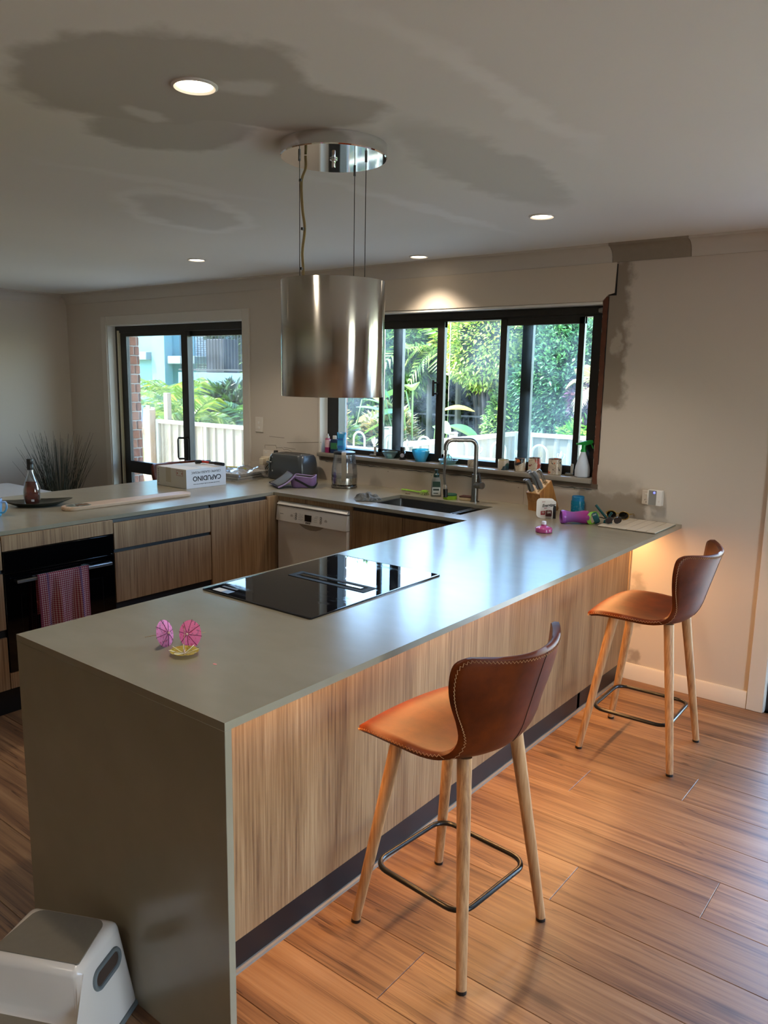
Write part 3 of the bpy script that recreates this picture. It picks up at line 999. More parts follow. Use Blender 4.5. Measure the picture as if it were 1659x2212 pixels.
front(t, 1.914, 2.372, 0.143, 0.880, name='door')
bm = nb(); box(bm, (-2.387, 1.918, 0.881), (-2.376, 2.368, 0.898)); t.p('finger_pull', bm, NAVY, w=True)
bm = nb(); box(bm, (-2.384, 2.374, 0.143), (-2.366, 2.470, 0.8985), 0.0006); t.p('filler', bm, VEN, w=True)
# oven housing
t = Thing('oven_cabinet', 'timber housing above and below the black oven', 'cabinet', (-2.66, 0.963, 0.14), 0, 'timber base cabinets')
front(t, 0.665, 1.260, 0.826, 0.8985, name='top_panel')
front(t, 0.665, 1.260, 0.143, 0.222, name='lower_panel')
for a, b in ((0.666, 0.680), (1.246, 1.259)):
    t.p('side_panel', box(nb(), (-2.95, a, 0.14), (-2.386, b, 0.898)), NAVY, w=True)
# black oven
OVG = plain('oven_glass', '050506', 0.06, 0.0, spec=0.5)
ov = Thing('oven', 'black built in wall oven with a steel bar handle', 'oven', (-2.60, 0.9625, 0.224))
ov.p('body', box(nb(), (-2.90, 0.684, 0.226), (-2.386, 1.242, 0.820)), BLKM, w=True)
ov.p('control_panel', box(nb(), (-2.385, 0.668, 0.722), (-2.364, 1.257, 0.822), 0.002), OVG, w=True)
dr = ov.p('door', box(nb(), (-2.385, 0.668, 0.226), (-2.364, 1.257, 0.717), 0.002), OVG, w=True)
bm = nb(); box(bm, (-2.3335, 0.712, 0.669), (-2.3265, 1.222, 0.684), 0.002); hb = ov.p('handle', bm, m_steel('handle_steel', 'b8b8b8', 0.3, 'y'), dr, w=True)
bm = nb(); box(bm, (-2.365, 0.712, 0.673), (-2.3335, 0.80, 0.686), 0.002); box(bm, (-2.365, 1.10, 0.673), (-2.3335, 1.222, 0.686), 0.002); box(bm, (-2.365, 0.712, 0.680), (-2.3335, 1.222, 0.686), 0.001)
ov.p('handle_mount', bm, plain('handle_dark', '1d1f21', 0.3), dr, w=True)
bm = nb(); slab(bm, [0.74, 0.745, 1.18, 1.185], [0.29, 0.294, 0.60, 0.604], lambda i, j: not (i == 1 and j == 1), -2.3641, -2.3636, 'x')
ov.p('window_edge', bm, plain('oven_edge', '0e0e10', 0.2), dr, w=True)
# kickboards
KICK = plain('kickboard_black', '090d13', 0.4, 0.08)
tag(mk('kickboard', box(nb(), (-2.45, LY0, 0.0), (-2.42, 2.50, 0.139)), KICK), 'black kickboard under the left hand run of cabinets', 'kickboard')
tag(mk('kickboard', box(nb(), (-2.42, 2.52, 0.0), (-0.262, 2.55, 0.139)), KICK), 'black kickboard under the dishwasher and sink cabinet', 'kickboard')
# window run: panel above and beside the dishwasher, sink cabinet
FYY = 2.470
t = Thing('dishwasher_surround', 'timber frame panel around the white dishwasher', 'cabinet panel', (-2.05, 2.49, 0.14))
bm = nb(); box(bm, (-2.365, FYY, 0.868), (-1.750, FYY + 0.018, 0.8985), 0.0005); t.p('top_strip', bm, VEN, w=True)
bm = nb(); box(bm, (-1.752, FYY - 0.0005, 0.143), (-1.7345, FYY + 0.55, 0.8985), 0.0005); t.p('side_panel', bm, VEN, w=True)
t = Thing('sink_cabinet', 'timber sink cabinet with two doors under the window', 'cabinet', (-1.35, 2.75, 0.14), 0, 'timber base cabinets')
bm = nb(); box(bm, (-1.73, FYY + 0.022, 0.14), (-0.98, 3.05, 0.64)); t.p('carcass', bm, NAVY, w=True)
for a, b in ((-1.733, -1.356), (-1.356, -0.92)):
    t.p('door', box(nb(), (a + 0.0015, FYY, 0.143), (b - 0.0015, FYY + 0.018, 0.874), 0.0008), VEN, w=True)
bm = nb(); box(bm, (-1.730, FYY + 0.010, 0.876), (-0.92, FYY + 0.0185, 0.898)); t.p('finger_pull', bm, NAVY, w=True)
# dishwasher
DWC = plain('dishwasher_white', 'ded8d0', 0.35, 0.02)
dw = Thing('dishwasher', 'white freestanding dishwasher with a small black display', 'dishwasher', (-2.052, 2.75, 0.0))
dw.p('body', box(nb(), (-2.348, 2.476, 0.0), (-1.756, 3.04, 0.845)), DWC, w=True)
bm = nb(); prism(bm, [(2.446, 0.844), (2.444, 0.849), (2.462, 0.865), (2.49, 0.865), (2.49, 0.844)], -2.350, -1.755, 'x'); dw.p('top_edge', bm, DWC, w=True)
bm = nb(); box(bm, (-2.347, 2.456, 0.838), (-1.758, 2.49, 0.8445)); dw.p('door_gap', bm, BLKM, w=True)
bm = nb(); prism(bm, [(2.436, 0.744), (2.447, 0.838), (2.48, 0.838), (2.48, 0.744)], -2.353, -1.752, 'x', 0.002); cp = dw.p('control_panel', bm, DWC, w=True)
bm = nb(); box(bm, (-2.349, 2.449, 0.13), (-1.756, 2.477, 0.742), 0.003); dd = dw.p('door', bm, DWC, w=True)
bm = nb(); prism(bm, [(-2.16, 0.7435), (-1.94, 0.7435), (-1.975, 0.722), (-2.01, 0.711), (-2.06, 0.709), (-2.10, 0.714), (-2.135, 0.727)], 2.4465, 2.4485, 'y'); dw.p('grip', bm, plain('grip_shadow', '9a9187', 0.5, 0.02), dd, w=True)
bm = nb(); box(bm, (-2.097, 2.4365, 0.765), (-2.043, 2.452, 0.806)); dw.p('display', bm, plain('display_black', '07090c', 0.1, 0), cp, w=True)
GREYT = plain('print_grey', '6a635c', 0.6, 0)
BTN = plain('button_grey', 'bdb6ad', 0.35, 0)
for x in (-2.178, -1.964):
    for z in (0.770, 0.785, 0.800):
        dw.p('button', cyl(nb(), (x, 2.4338 + (z - 0.744) * 0.117, z), (x, 2.446, z), 0.0062, n=12), BTN, cp, w=True)
for x in (-2.215, -1.922):
    dw.p('button', cyl(nb(), (x, 2.4355 + (0.783 - 0.744) * 0.117, 0.783), (x, 2.446, 0.783), 0.0115, n=16), BTN, cp, w=True)
bm = nb()
for x in (-2.178, -1.964):
    for z in (0.770, 0.785, 0.800):
        cyl(bm, (x, 2.4346 + (z - 0.744) * 0.117, z), (x, 2.446, z), 0.0082, n=12)
for i, (x0, w_) in enumerate(((-2.155, 0.03), (-2.155, 0.026), (-2.155, 0.03), (-2.155, 0.022), (-2.025, 0.03), (-2.025, 0.03), (-2.02, 0.026), (-2.01, 0.022), (-2.125, 0.008), (-2.127, 0.01), (-2.125, 0.008), (-2.199, 0.006), (-2.199, 0.006), (-2.199, 0.006))):
    z = (0.768, 0.780, 0.792, 0.804, 0.770, 0.782, 0.794, 0.804, 0.772, 0.786, 0.80, 0.772, 0.786, 0.80)[i]
    box(bm, (x0, 2.4352 + (z - 0.744) * 0.117, z), (x0 + w_, 2.444, z + 0.0012))
dw.p('print_marks', bm, GREYT, cp, w=True)['kind'] = 'stuff'
M = basis((-2.070 + 2.052, 2.4366 - 2.75, 0.7545), (1, 0, 0), (0, 0.117, 1))
text('BOSCH', 0.0125, plain('print_dark', '3a3430', 0.6, 0), cp, M, bold=0.0004)
text('SilencePlus', 0.007, GREYT, cp, basis((-2.305 + 2.052, 2.4412 - 2.75, 0.789), (1, 0, 0), (0, 0.117, 1)))

# ---------------------------------------------------------------- peninsula body
pn = Thing('peninsula_cabinet', 'long timber clad bar side of the peninsula facing the stools', 'cabinet', (-0.57, 1.5, 0.0))
bm = nb(); box(bm, (-0.89, 0.022, 0.14), (-0.276, 2.46, 0.899)); pn.p('carcass', bm, NAVY, w=True)
bm = nb(); box(bm, (-0.275, 0.0205, 0.1005), (-0.257, 3.105, 0.8985), 0.0006); pn.p('back_panel', bm, VEN, w=True)
bm = nb(); box(bm, (-0.275, 3.107, 0.1005), (-0.253, 3.133, 0.8985), 0.0006); pn.p('scribe_strip', bm, m_veneer('scribe_veneer', 1.0, 'z', ('8a6a4a', 'a5835f', 'b8976f', 'c9ab84')), w=True)
bm = nb(); box(bm, (-0.285, 0.0205, 0.0), (-0.262, 3.118, 0.0995)); pn.p('kickboard', bm, KICK, w=True)
bm = nb(); prism(bm, [(-0.262, 0.0), (-0.250, 0.0), (-0.252, 0.007), (-0.262, 0.012)], 0.0205, 3.118, 'y'); pn.p('floor_bead', bm, plain('bead', '6f6b66', 0.6, 0.05), w=True)
bm = nb(); box(bm, (-0.90, 0.022, 0.0), (-0.84, 2.44, 0.13)); pn.p('rear_kickboard', bm, KICK, w=True)
ls = Thing('led_strip', 'warm lit strip hidden under the worktop overhang', 'light strip', (-0.235, 1.5, 0.893))
ls.p('channel', box(nb(), (-0.252, 0.03, 0.8945), (-0.236, 3.10, 0.8995)), plain('alu', 'aaaaaa', 0.4, metal=1.0), w=True)
ls.p('diffuser', box(nb(), (-0.250, 0.04, 0.8915), (-0.238, 3.09, 0.8943)), m_emit('led_warm', (1.0, 0.55, 0.20), 6.0), w=True, smooth=False)
al = bpy.data.lights.new('strip_lamp', 'AREA')
al.shape = 'RECTANGLE'
al.size, al.size_y = 0.012, 3.04
al.energy = STRIP
al.color = (1.0, 0.52, 0.19)
lo = bpy.data.objects.new('strip_lamp', al); C.objects.link(lo); lo.parent = ls.o; lo.location = (-0.009, 0.065, -0.003)

# ---------------------------------------------------------------- hob
hx0, hx1, hy0, hy1 = -0.884, -0.360, 0.652, 1.378
hob = Thing('induction_hob', 'black glass induction hob with a centre vent slot', 'hob', ((hx0 + hx1) / 2, (hy0 + hy1) / 2, H))
t = NT('hob_glass')
sm = t.noise(3.0, 6, 0.7, v=t.mp((1.0, 2.2, 1)), dist=2.5)
t.col((0.006, 0.006, 0.008)).set(rough=t.rng(t.step(sm, 0.48, 0.70), 0, 1, 0.015, 0.13), spec=0.6)
HOBG = t.m
bm = nb(); loft(bm, [[(x, y, z) for x, y in rrect(hx1 - hx0 - s, hy1 - hy0 - s, 0.008, 3, (hx0 + hx1) / 2, (hy0 + hy1) / 2)] for s, z in ((0, H + 0.0002), (0, H + 0.004), (0.003, H + 0.0055))])
hob.p('glass', bm, HOBG, w=True)
bm = nb(); slab(bm, [-0.790, -0.765, -0.445, -0.420], [0.985, 1.003, 1.043, 1.060], lambda i, j: not (i == 1 and j == 1), H + 0.0056, H + 0.0072)
vt = hob.p('vent_frame', bm, BLKM, w=True)
bm = nb(); box(bm, (-0.764, 1.004, H + 0.0056), (-0.446, 1.042, H + 0.0059)); hob.p('vent_slot', bm, plain('slot_black', '020202', 0.8, 0), vt, w=True)
bm = nb(); box(bm, (-0.755, 1.012, H + 0.006), (-0.455, 1.031, H + 0.0085), 0.001); hob.p('vent_flap', bm, plain('flap_glass', '0a0a0b', 0.02, 0, spec=0.7), vt, w=True)
bm = nb(); box(bm, (-0.845, 0.668, H + 0.0056), (-0.800, 0.700, H + 0.0061)); hob.p('sticker', bm, plain('sticker_white', 'd5d8dc', 0.5, 0), w=True)
bm = nb(); box(bm, (-0.798, 0.668, H + 0.0056), (-0.765, 0.700, H + 0.0061)); hob.p('sticker', bm, plain('sticker_blue', '8ea7c8', 0.5, 0), w=True)
bm = nb(); box(bm, (-0.852, 0.716, H + 0.0056), (-0.775, 0.727, H + 0.0060)); hob.p('control_strip', bm, plain('strip_grey', '6d7278', 0.4, 0), w=True)

# ---------------------------------------------------------------- range hood
HX, HY, HR = -0.488, 0.895, 0.168
hd = Thing('range_hood', 'hanging steel drum range hood below a chrome ceiling plate', 'range hood', (HX, HY, 1.605))
bm = nb(); lathe(bm, [(HR, 0.7795), (HR, 0.742), (HR - 0.003, 0.739)], 96)
cn = hd.p('ceiling_plate', bm, CHROME, ang=25)
bm = nb(); lathe(bm, [(0.012, 0.738), (0.012, 0.735), (0.006, 0.733), (0.006, 0.715), (0.0045, 0.713)], 14); hd.p('knob', bm, CHROME, cn)
t = NT('drum_steel')
t.col(lin('bdb9b2')).set(metal=1.0)
t.set(rough=0.17, aniso=0.95)
tg = t.n('ShaderNodeTangent', direction_type='RADIAL', axis='Z')
t.l(tg.outputs[0], t.b.inputs['Tangent'])
t.b.inputs['Anisotropic Rotation'].default_value = 0.25
DRUM = t.m
R2, R1 = HR, HR - 0.004
bm = nb(); lathe(bm, [(R1, 0.002), (R2 - 0.001, 0.0), (R2, 0.001), (R2, 0.366), (R2 - 0.0008, 0.367), (R1, 0.366)], 128, capa=False, capb=False)
dm = hd.p('drum', bm, DRUM, ang=50)
bm = nb(); lathe(bm, [(R1, 0.30), (R1, 0.296)], 48); hd.p('top_baffle', bm, NAVY, dm)
bm = nb(); lathe(bm, [(R1, 0.024), (R1, 0.014)], 48); hd.p('filter_plate', bm, plain('filter_grey', '77746f', 0.5, metal=0.8), dm)
for x, y in ((-0.545, 0.800), (-0.5285, 1.006 + 0.05), (-0.385, 0.930)):
    x, y = x - HX, y - HY
    r = math.hypot(x, y); k = min(1.0, 0.150 / r)
    x, y = x * k, y * k
    bm = nb(); cyl(bm, (x, y, 0.735), (x, y, 0.30), 0.0013, n=6); cyl(bm, (x, y, 0.742), (x, y, 0.722), 0.004, n=8); hd.p('suspension_wire', bm, plain('wire_steel', '4c4a47', 0.35, metal=1.0))
wx, wy = -0.545 - HX, 0.800 - HY
cp_ = bez([(wx + 0.012, wy + 0.012, 0.737), (wx + 0.016, wy + 0.008, 0.70), (wx + 0.004, wy + 0.002, 0.66), (wx + 0.006, wy + 0.004, 0.58), (wx + 0.012, wy + 0.008, 0.52), (wx + 0.005, wy + 0.004, 0.45), (wx + 0.008, wy + 0.005, 0.39), (wx + 0.006, wy + 0.003, 0.30)], 6)
bm = nb(); tube(bm, cp_, 0.0026, 6); tube(bm, [p + Vector((0.0035, 0.002, 0)) for p in cp_], 0.0022, 6)
cb = hd.p('power_cable', bm, plain('cable_beige', '8d7a4f', 0.5))
for z, dx in ((0.665, 0.002), (0.52, 0.010), (0.40, 0.004)):
    bm = nb(); cyl(bm, (wx + dx, wy + 0.003, z - 0.004), (wx + dx + 0.001, wy + 0.003, z + 0.004), 0.0062, n=8); hd.p('cable_clip', bm, BLK, cb)

# ---------------------------------------------------------------- bar stools
LEATH = m_leather()
LEATHD = LEATH
PROF = [(-0.190, 0.628, 0.150, 0, -0.004), (-0.206, 0.646, 0.186, 0, -0.010), (-0.195, 0.668, 0.208, 0, -0.012), (-0.140, 0.678, 0.224, 0, -0.006), (-0.040, 0.668, 0.228, 0, 0.008), (0.055, 0.655, 0.220, 0, 0.018),
        (0.120, 0.652, 0.204, 0.012, 0.026), (0.168, 0.668, 0.186, 0.030, 0.028), (0.200, 0.715, 0.178, 0.050, 0.016), (0.219, 0.780, 0.194, 0.066, 0.004), (0.236, 0.842, 0.222, 0.080, 0.0),
        (0.249, 0.890, 0.236, 0.090, 0.000), (0.260, 0.930, 0.235, 0.096, 0.005), (0.266, 0.948, 0.224, 0.094, 0.009), (0.268, 0.957, 0.198, 0.078, 0.010)]
def prof(t):
    n = len(PROF) - 1
    x = t * n
    i = min(int(x), n - 1)
    u = x - i
    a, b, c, d = PROF[max(0, i - 1)], PROF[i], PROF[i + 1], PROF[min(n, i + 2)]
    return [0.5 * (2 * b[k] + (c[k] - a[k]) * u + (2 * a[k] - 5 * b[k] + 4 * c[k] - d[k]) * u * u + (3 * b[k] - a[k] - 3 * c[k] + d[k]) * u ** 3) for k in range(5)]
def shell(s, t):
    px, pz, hw, wr, ez = prof(t)
    q = 2 * s - 1
    return Vector((px - wr * q * q, hw * q, pz + ez * q * q))
def make_stool(label, group):
    t = Thing('bar_stool', label, 'stool', (0, 0, 0), 0, group)
    bm = nb()
    NU, NV = 25, 49
    surf(bm, lambda a, b: shell(a, b), NU, NV)
    bmesh.ops.recalc_face_normals(bm, faces=bm.faces)
    fz = sum(f.normal.z for f in bm.faces)
    if fz < 0:
        bmesh.ops.reverse_faces(bm, faces=bm.faces)
    vs = list(bm.verts)
    nrm = {v: v.normal.copy() for v in vs}
    bm.normal_update()
    nrm = {v: v.normal.copy() for v in vs}
    bnd = [e for e in bm.edges if e.is_boundary]
    back = {v: bm.verts.new(v.co - nrm[v] * 0.022) for v in vs}
    for f in list(bm.faces):
        bm.faces.new([back[v] for v in reversed(f.verts)])
    bm.faces.ensure_lookup_table()
    mid = {}
    for e in bnd:
        a, b = e.verts
        for v in (a, b):
            if v not in mid:
                # a rounded edge: one bulged ring between the two skins
                out = Vector((0, 0, 0))
                for q in v.link_edges:
                    if not q.is_boundary:
                        out += v.co - q.other_vert(v).co
                out = out.normalized() if out.length > 1e-6 else nrm[v]
                mid[v] = bm.verts.new((v.co + back[v].co) / 2 + out * 0.009)
        for p, q in ((a, b),):
            bm.faces.new((p, q, mid[q], mid[p]))
            bm.faces.new((mid[p], mid[q], back[q], back[p]))
    st = t.p('seat_shell', bm, LEATH, ang=70)
    # zigzag stitching just inside the outer edge
    ring = []
    N = 150
    ring += [(0.0, i / N) for i in range(2, N)] + [(i / 24, 1.0) for i in range(25)] + [(1.0, 1 - i / N) for i in range(N - 1)] + [(1 - i / 24, 0.0) for i in range(25)]
    path = []
    e_ = 0.01
    m_ = (shell(0.51, 0.3) - shell(0.49, 0.3)).cross(shell(0.5, 0.31) - shell(0.5, 0.29))
    flip = -1 if m_.z > 0 else 1
    for a, b in ring:
        p = shell(a, b)
        da, db = (shell(min(1, a + 0.01), b) - shell(max(0, a - 0.01), b)), (shell(a, min(1, b + 0.01)) - shell(a, max(0, b - 0.01)))
        n = da.cross(db).normalized()
        path.append((p, n, b))
    L = [0.0]
    for (p, _, _), (q, _, _) in zip(path, path[1:]):
        L.append(L[-1] + (q - p).length)
    pts = []
    d = 0.0
    i = 0
    k = 0
    while d < L[-1]:
        while i < len(L) - 2 and L[i + 1] < d:
            i += 1
        u = (d - L[i]) / max(1e-6, L[i + 1] - L[i])
        p = path[i][0].lerp(path[i + 1][0], u)
        n = path[i][1].lerp(path[i + 1][1], u).normalized()
        ctr = Vector((0.05, 0, 0.72))
        inw = (ctr - p); inw -= n * inw.dot(n); inw.normalize()
        # the outer skin lies 22 mm behind the inner one
        s_ = flip
        bpos = path[i][2]
        if bpos < 0.44:      # along the seat the thread sits on the rounded rim
            pts.append(p + n * s_ * (0.0055 if k % 2 else 0.0125) - inw * 0.0088)
        else:
            pts.append(p + n * s_ * (0.0215 + 0.0016) + inw * (0.0045 if k % 2 else 0.0115))
        d += 0.0055
        k += 1
    bm = nb(); tube(bm, pts, 0.0009, 3)
    t.p('stitching', bm, TAN, st)
    sp_ = []
    for i in range(26):
        b_ = 0.52 + 0.47 * i / 25
        q_ = shell(0.53, b_)
        nn = (shell(0.54, b_) - shell(0.52, b_)).cross(shell(0.53, min(1, b_ + 0.01)) - shell(0.53, b_ - 0.01)).normalized()
        sp_.append(q_ + nn * flip * 0.0222)
    bm = nb(); tube(bm, sp_, 0.0013, 5); t.p('back_seam', bm, plain('seam_dark', '1e0f0a', 0.6), st)
    for sx in (-1, 1):
        for sy in (-1, 1):
            top = Vector((0.118 * sx + 0.012, 0.125 * sy, 0.650 if sx < 0 else 0.642)); foot = Vector((0.206 * sx, 0.204 * sy, 0.010))
            bm = nb()
            cyl(bm, foot, top, 0.0148, 0.0215, 18)
            lg = t.p('leg', bm, WOODL)
            bm = nb(); cyl(bm, (foot.x, foot.y, 0.0), (foot.x + 0.0005 * -sx, foot.y - 0.0005 * sy, 0.0105), 0.0150, 0.0152, 16)
            t.p('foot_cap', bm, BLK, lg)
    c = rrect(0.338, 0.338, 0.055, 6)
    bm = nb(); tube(bm, [(x, y, 0.198) for x, y in c], 0.0085, 10, True)
    t.p('footrest', bm, plain('footrest_black', '0d0e10', 0.3, 0.05))
    bm = nb(); box(bm, (-0.085, -0.085, 0.622), (0.085, 0.085, 0.634), 0.003); t.p('mounting_plate', bm, BLKM)
    return t
s1 = make_stool('brown leather bar stool on oak legs nearest the viewer', 'brown leather bar stools')
s1.o.location = (0.088, 0.806, 0); s1.o.rotation_euler = (0, 0, math.radians(-5.0))
for x, y, rz, lab in ((0.115, 2.362, 1.5, 'brown leather bar stool by the wall, in front of the skirting board'), (-3.66, 2.80, 180, 'brown leather stool back peeping over the far worktop behind the carton')):
    c = copy_tree(s1.o)
    c.location = (x, y, 0); c.rotation_euler = (0, 0, math.radians(rz)); c['label'] = lab

# ---------------------------------------------------------------- things on the peninsula
def lum(hexc, n, **kw):
    return plain(n, hexc, **kw)
STICK = plain('cocktail_stick', 'a8885e', 0.7)
def cocktail_umbrella(label, loc, rot, cols, tilt, flip=False):
    t = Thing('cocktail_umbrella', label, 'paper umbrella', loc, 0, 'cocktail umbrellas')
    m = NT('paper_' + cols[0])
    o = m.xyz()
    v = m.noise(110, 3)
    fl = m.step(m.noise(120, 2, v=m.mp(loc=(3, 1, 2))), 0.58, 0.64)
    gr = m.step(m.noise(130, 2, v=m.mp(loc=(8, 4, 7))), 0.60, 0.66)
    c = m.mix(v, lin(cols[0]), lin(cols[1]))
    c = m.mix(m.math('MULTIPLY', fl, 0.75), c, lin(cols[2]))
    c = m.mix(m.math('MULTIPLY', gr, 0.6), c, lin('4d5d63'))
    tl = m.n('ShaderNodeBsdfTranslucent'); m.l(c, tl.inputs[0]); m.col(c).set(rough=0.8)
    mx = m.n('ShaderNodeMixShader'); mx.inputs[0].default_value = 0.25
    m.l(m.b.outputs[0], mx.inputs[1]); m.l(tl.outputs[0], mx.inputs[2]); m.l(mx.outputs[0], m.out.inputs[0])
    R, dep = 0.0385, 0.010
    rs_ = 0.0009 if not flip else -0.002
    def place(bm):
        xf(bm, (0, 0, 0), rot)
        bmesh.ops.translate(bm, vec=(0, 0, tilt), verts=bm.verts)
        return bm
    bm = nb()
    n = 32
    loops = []
    for r in (0.002, 0.012, 0.023, R):
        loops.append([(r * math.cos(2 * PI * i / n), r * math.sin(2 * PI * i / n), -dep * (r / R) ** 1.4 - 0.0012 * (r / R) * (i % 4 == 0)) for i in range(n)])
    loft(bm, loops, True, False)
    bmesh.ops.solidify(bm, geom=bm.faces[:], thickness=0.0004)
    can = t.p('canopy', place(bm), m.m)
    for i in range(8):
        a = 2 * PI * i / 8
        bm = nb(); cyl(bm, (0, 0, 0), (0.001, 0, 0), 0.0001, n=3); bm.free(); bm = nb(); tube(bm, [(r_ * math.cos(a), r_ * math.sin(a), rs_ - dep * (r_ / R) ** 1.4 - 0.0012 * (r_ / R)) for r_ in (0.002, 0.012, 0.023, 0.0405)], 0.0009, 5)
        t.p('rib', place(bm), plain('rib_' + cols[3], cols[3], 0.7), can)
    bm = nb(); cyl(bm, (0, 0, 0.006), (0, 0, -0.078), 0.0009, 0.0007, 6); t.p('stick', place(bm), STICK)
    bm = nb(); lathe(bm, [(0.0015, 0.007), (0.0032, 0.005), (0.0032, 0.0015), (0.0018, 0.0)], 10); t.p('tip', place(bm), plain('paper_tip', 'd7b9a8', 0.7), can)
    bm = nb(); lathe(bm, [(0.0016, -0.004), (0.0026, -0.005), (0.0026, -0.012), (0.0016, -0.013)], 10); t.p('collar', place(bm), plain('paper_tip', 'd7b9a8', 0.7), can)
    return t
from mathutils import Euler
def upto(d):
    """rotation that turns +z to d"""
    return Vector(d).to_track_quat('Z', 'Y').to_euler()
# tops face the viewer; sticks reach back
cocktail_umbrella('magenta paper umbrella lying on its side, left of the pink one', (-0.497, 0.222, H), upto((0.86, 0.32, 0.26)), ('f9b4e4', 'f29fd6', 'd86aa0', '6b3058'), 0.0385)
cocktail_umbrella('pink paper umbrella standing on edge behind the yellow one', (-0.448, 0.252, H), upto((0.20, -0.93, 0.22)), ('fda6cb', 'fa98c0', 'ea6a88', '7a2040'), 0.0385)
cocktail_umbrella('yellow paper umbrella upside down with its stick in the air', (-0.408, 0.208, H), (PI, 0.03, 0.2), ('e0cc60', 'e8d878', 'cc7a4c', 'e6dcc4'), 0.0022, True)
bm = nb(); lathe(bm, [(0.0055, 0.0), (0.0058, 0.0006), (0.003, 0.0010)], 9, sx=1.2, sy=0.7); one('paper_scrap', 'tiny pink paper scrap lying in front of the umbrellas', 'paper scrap', bm, plain('scrap_pink', 'd98a86', 0.8), (-0.291, 0.216, H))

# ---------------------------------------------------------------- clutter at the wall end of the peninsula
# knife block
kb = Thing('knife_block', 'slanted timber knife block holding grey handled knives', 'knife block', (-0.762, 3.035, H), math.radians(-17))
BAM = m_veneer('bamboo', 1.0, 'z', ('7d4e28', '96622f', 'a8743c', 'b98a4e'))
bm = nb(); prism(bm, [(-0.068, 0.0), (-0.068, 0.048), (-0.092, 0.105), (0.005, 0.180), (0.078, 0.012), (0.072, 0.0)], -0.052, 0.052, 'x', 0.003)
kb.p('block', bm, BAM)
bm = nb()
sl = (Vector((0, 0.005, 0.180)) - Vector((0, -0.092, 0.105))).normalized()
nr = Vector((0, -sl.z, sl.y))
def onface(u, v):
    return Vector((u, -0.092, 0.105)) + sl * v + nr * 0.0004
prism_pts = [onface(-0.047, 0.004), onface(0.047, 0.004), onface(0.047, 0.118), onface(-0.047, 0.118)]
loft(bm, [prism_pts, [p + nr * 0.0006 for p in prism_pts]]); kb.p('top_face', bm, plain('bamboo_pale', 'c7a271', 0.4, 0.1, 40))
bm = nb()
for u, v in ((0.030, 0.030), (0.030, 0.095), (0.012, 0.100), (-0.012, 0.060), (-0.030, 0.09)):
    a = onface(u, v)
    loft(bm, [[a + Vector((dx, 0, 0)) + sl * dv + nr * 0.0007 for dx, dv in ((-0.0015, -0.014), (0.0015, -0.014), (0.0015, 0.014), (-0.0015, 0.014))], [a + Vector((dx, 0, 0)) + sl * dv + nr * 0.0012 for dx, dv in ((-0.0015, -0.014), (0.0015, -0.014), (0.0015, 0.014), (-0.0015, 0.014))]])
kb.p('slot', bm, BLKM)['kind'] = 'stuff'
HAND = plain('handle_grey', '6d6f71', 0.35, 0.05)
for i, (u, v, ln) in enumerate(((-0.034, 0.022, 0.085), (-0.012, 0.020, 0.088), (0.012, 0.045, 0.125), (0.034, 0.050, 0.130), (-0.036, 0.075, 0.105), (0.018, 0.098, 0.10))):
    a = onface(u, v)
    # handles stand out of the slanted face and droop backwards
    pts = bez([a - nr * 0.004, a + nr * ln * 0.35 + sl * 0.004, a + nr * ln * 0.72 + sl * 0.006, a + nr * ln + sl * -0.004], 5)
    bm = nb(); loops = []
    for k, p in enumerate(pts):
        f = k / (len(pts) - 1)
        hw, hh = 0.0065, 0.011 + 0.002 * math.sin(f * 9) - (0.004 if f > 0.95 else 0)
        loops.append([p + Vector((hw * math.cos(q), 0, 0)) + sl * (hh * math.sin(q)) for q in [2 * PI * j / 10 for j in range(10)]])
    loft(bm, loops)
    one('kitchen_knife', ['short grey knife handle at the front left of the block', 'short grey knife handle second from the left in front', 'long grey knife handle in the middle of the block', 'longest grey knife handle at the right of the block', 'grey knife handle at the rear left of the block', 'grey steel handle at the rear right of the block'][i], 'knife', xf(bm, kb.o.location, (0, 0, math.radians(-17))) , HAND if i != 5 else STEEL)
# battery card
bp = Thing('battery_pack', 'white carded pack of batteries leaning in front of the knife block', 'battery pack', (-0.625, 2.800, H), math.radians(33))
CARDW = plain('card_white', 'd9d6d2', 0.5, 0.02)
def card(pts, y0, y1, z=0):
    bm = nb(); prism(bm, pts, y0, y1, 'y')
    return bm
def lean(bm, a=-0.10):
    return xf(bm, (0, 0, 0), (a, 0, 0))
bp.p('card', lean(card([(-0.030, 0.0), (0.052, -0.0), (0.052, 0.092), (0.046, 0.098), (-0.030, 0.100)], -0.002, 0.0)), CARDW)
out = rrect(0.098, 0.108, 0.022, 5, -0.004, 0.056)
bp.p('backing_card', lean(card(out, 0.0005, 0.0045)), plain('backing_white', 'e6e3df', 0.5, 0.02))
RED = plain('label_red', '8f1c2c', 0.5, 0.03); INK = plain('ink_black', '101012', 0.5, 0)
bp.p('red_band', lean(card([(-0.030, 0.018), (-0.006, 0.020), (-0.006, 0.041), (-0.030, 0.039)], -0.0026, -0.002)), RED)
bp.p('blister', lean(xf(box(nb(), (-0.004, -0.012, 0.012), (0.029, -0.002, 0.046), 0.003))), m_clear('blister', (0.96, 0.96, 0.96), 0.03))
bm = nb()
for i in range(4):
    cyl(bm, (0.0002 + i * 0.0082, -0.0068, 0.013), (0.0002 + i * 0.0082, -0.0068, 0.042), 0.0037, n=10)
bp.p('battery', lean(bm), RED)
bm = nb(); prism(bm, [(0.036, 0.0), (0.052, 0.0), (0.052, 0.066), (0.048, 0.071), (0.040, 0.071), (0.036, 0.06)], -0.0027, -0.002, 'y'); bp.p('black_panel', lean(bm), INK)
ML = Matrix.Rotation(-0.10, 4, 'X')
def on_card(x, z):
    return ML @ basis((x, -0.0024, z), (1, 0, 0.10), (0, 0, 1))
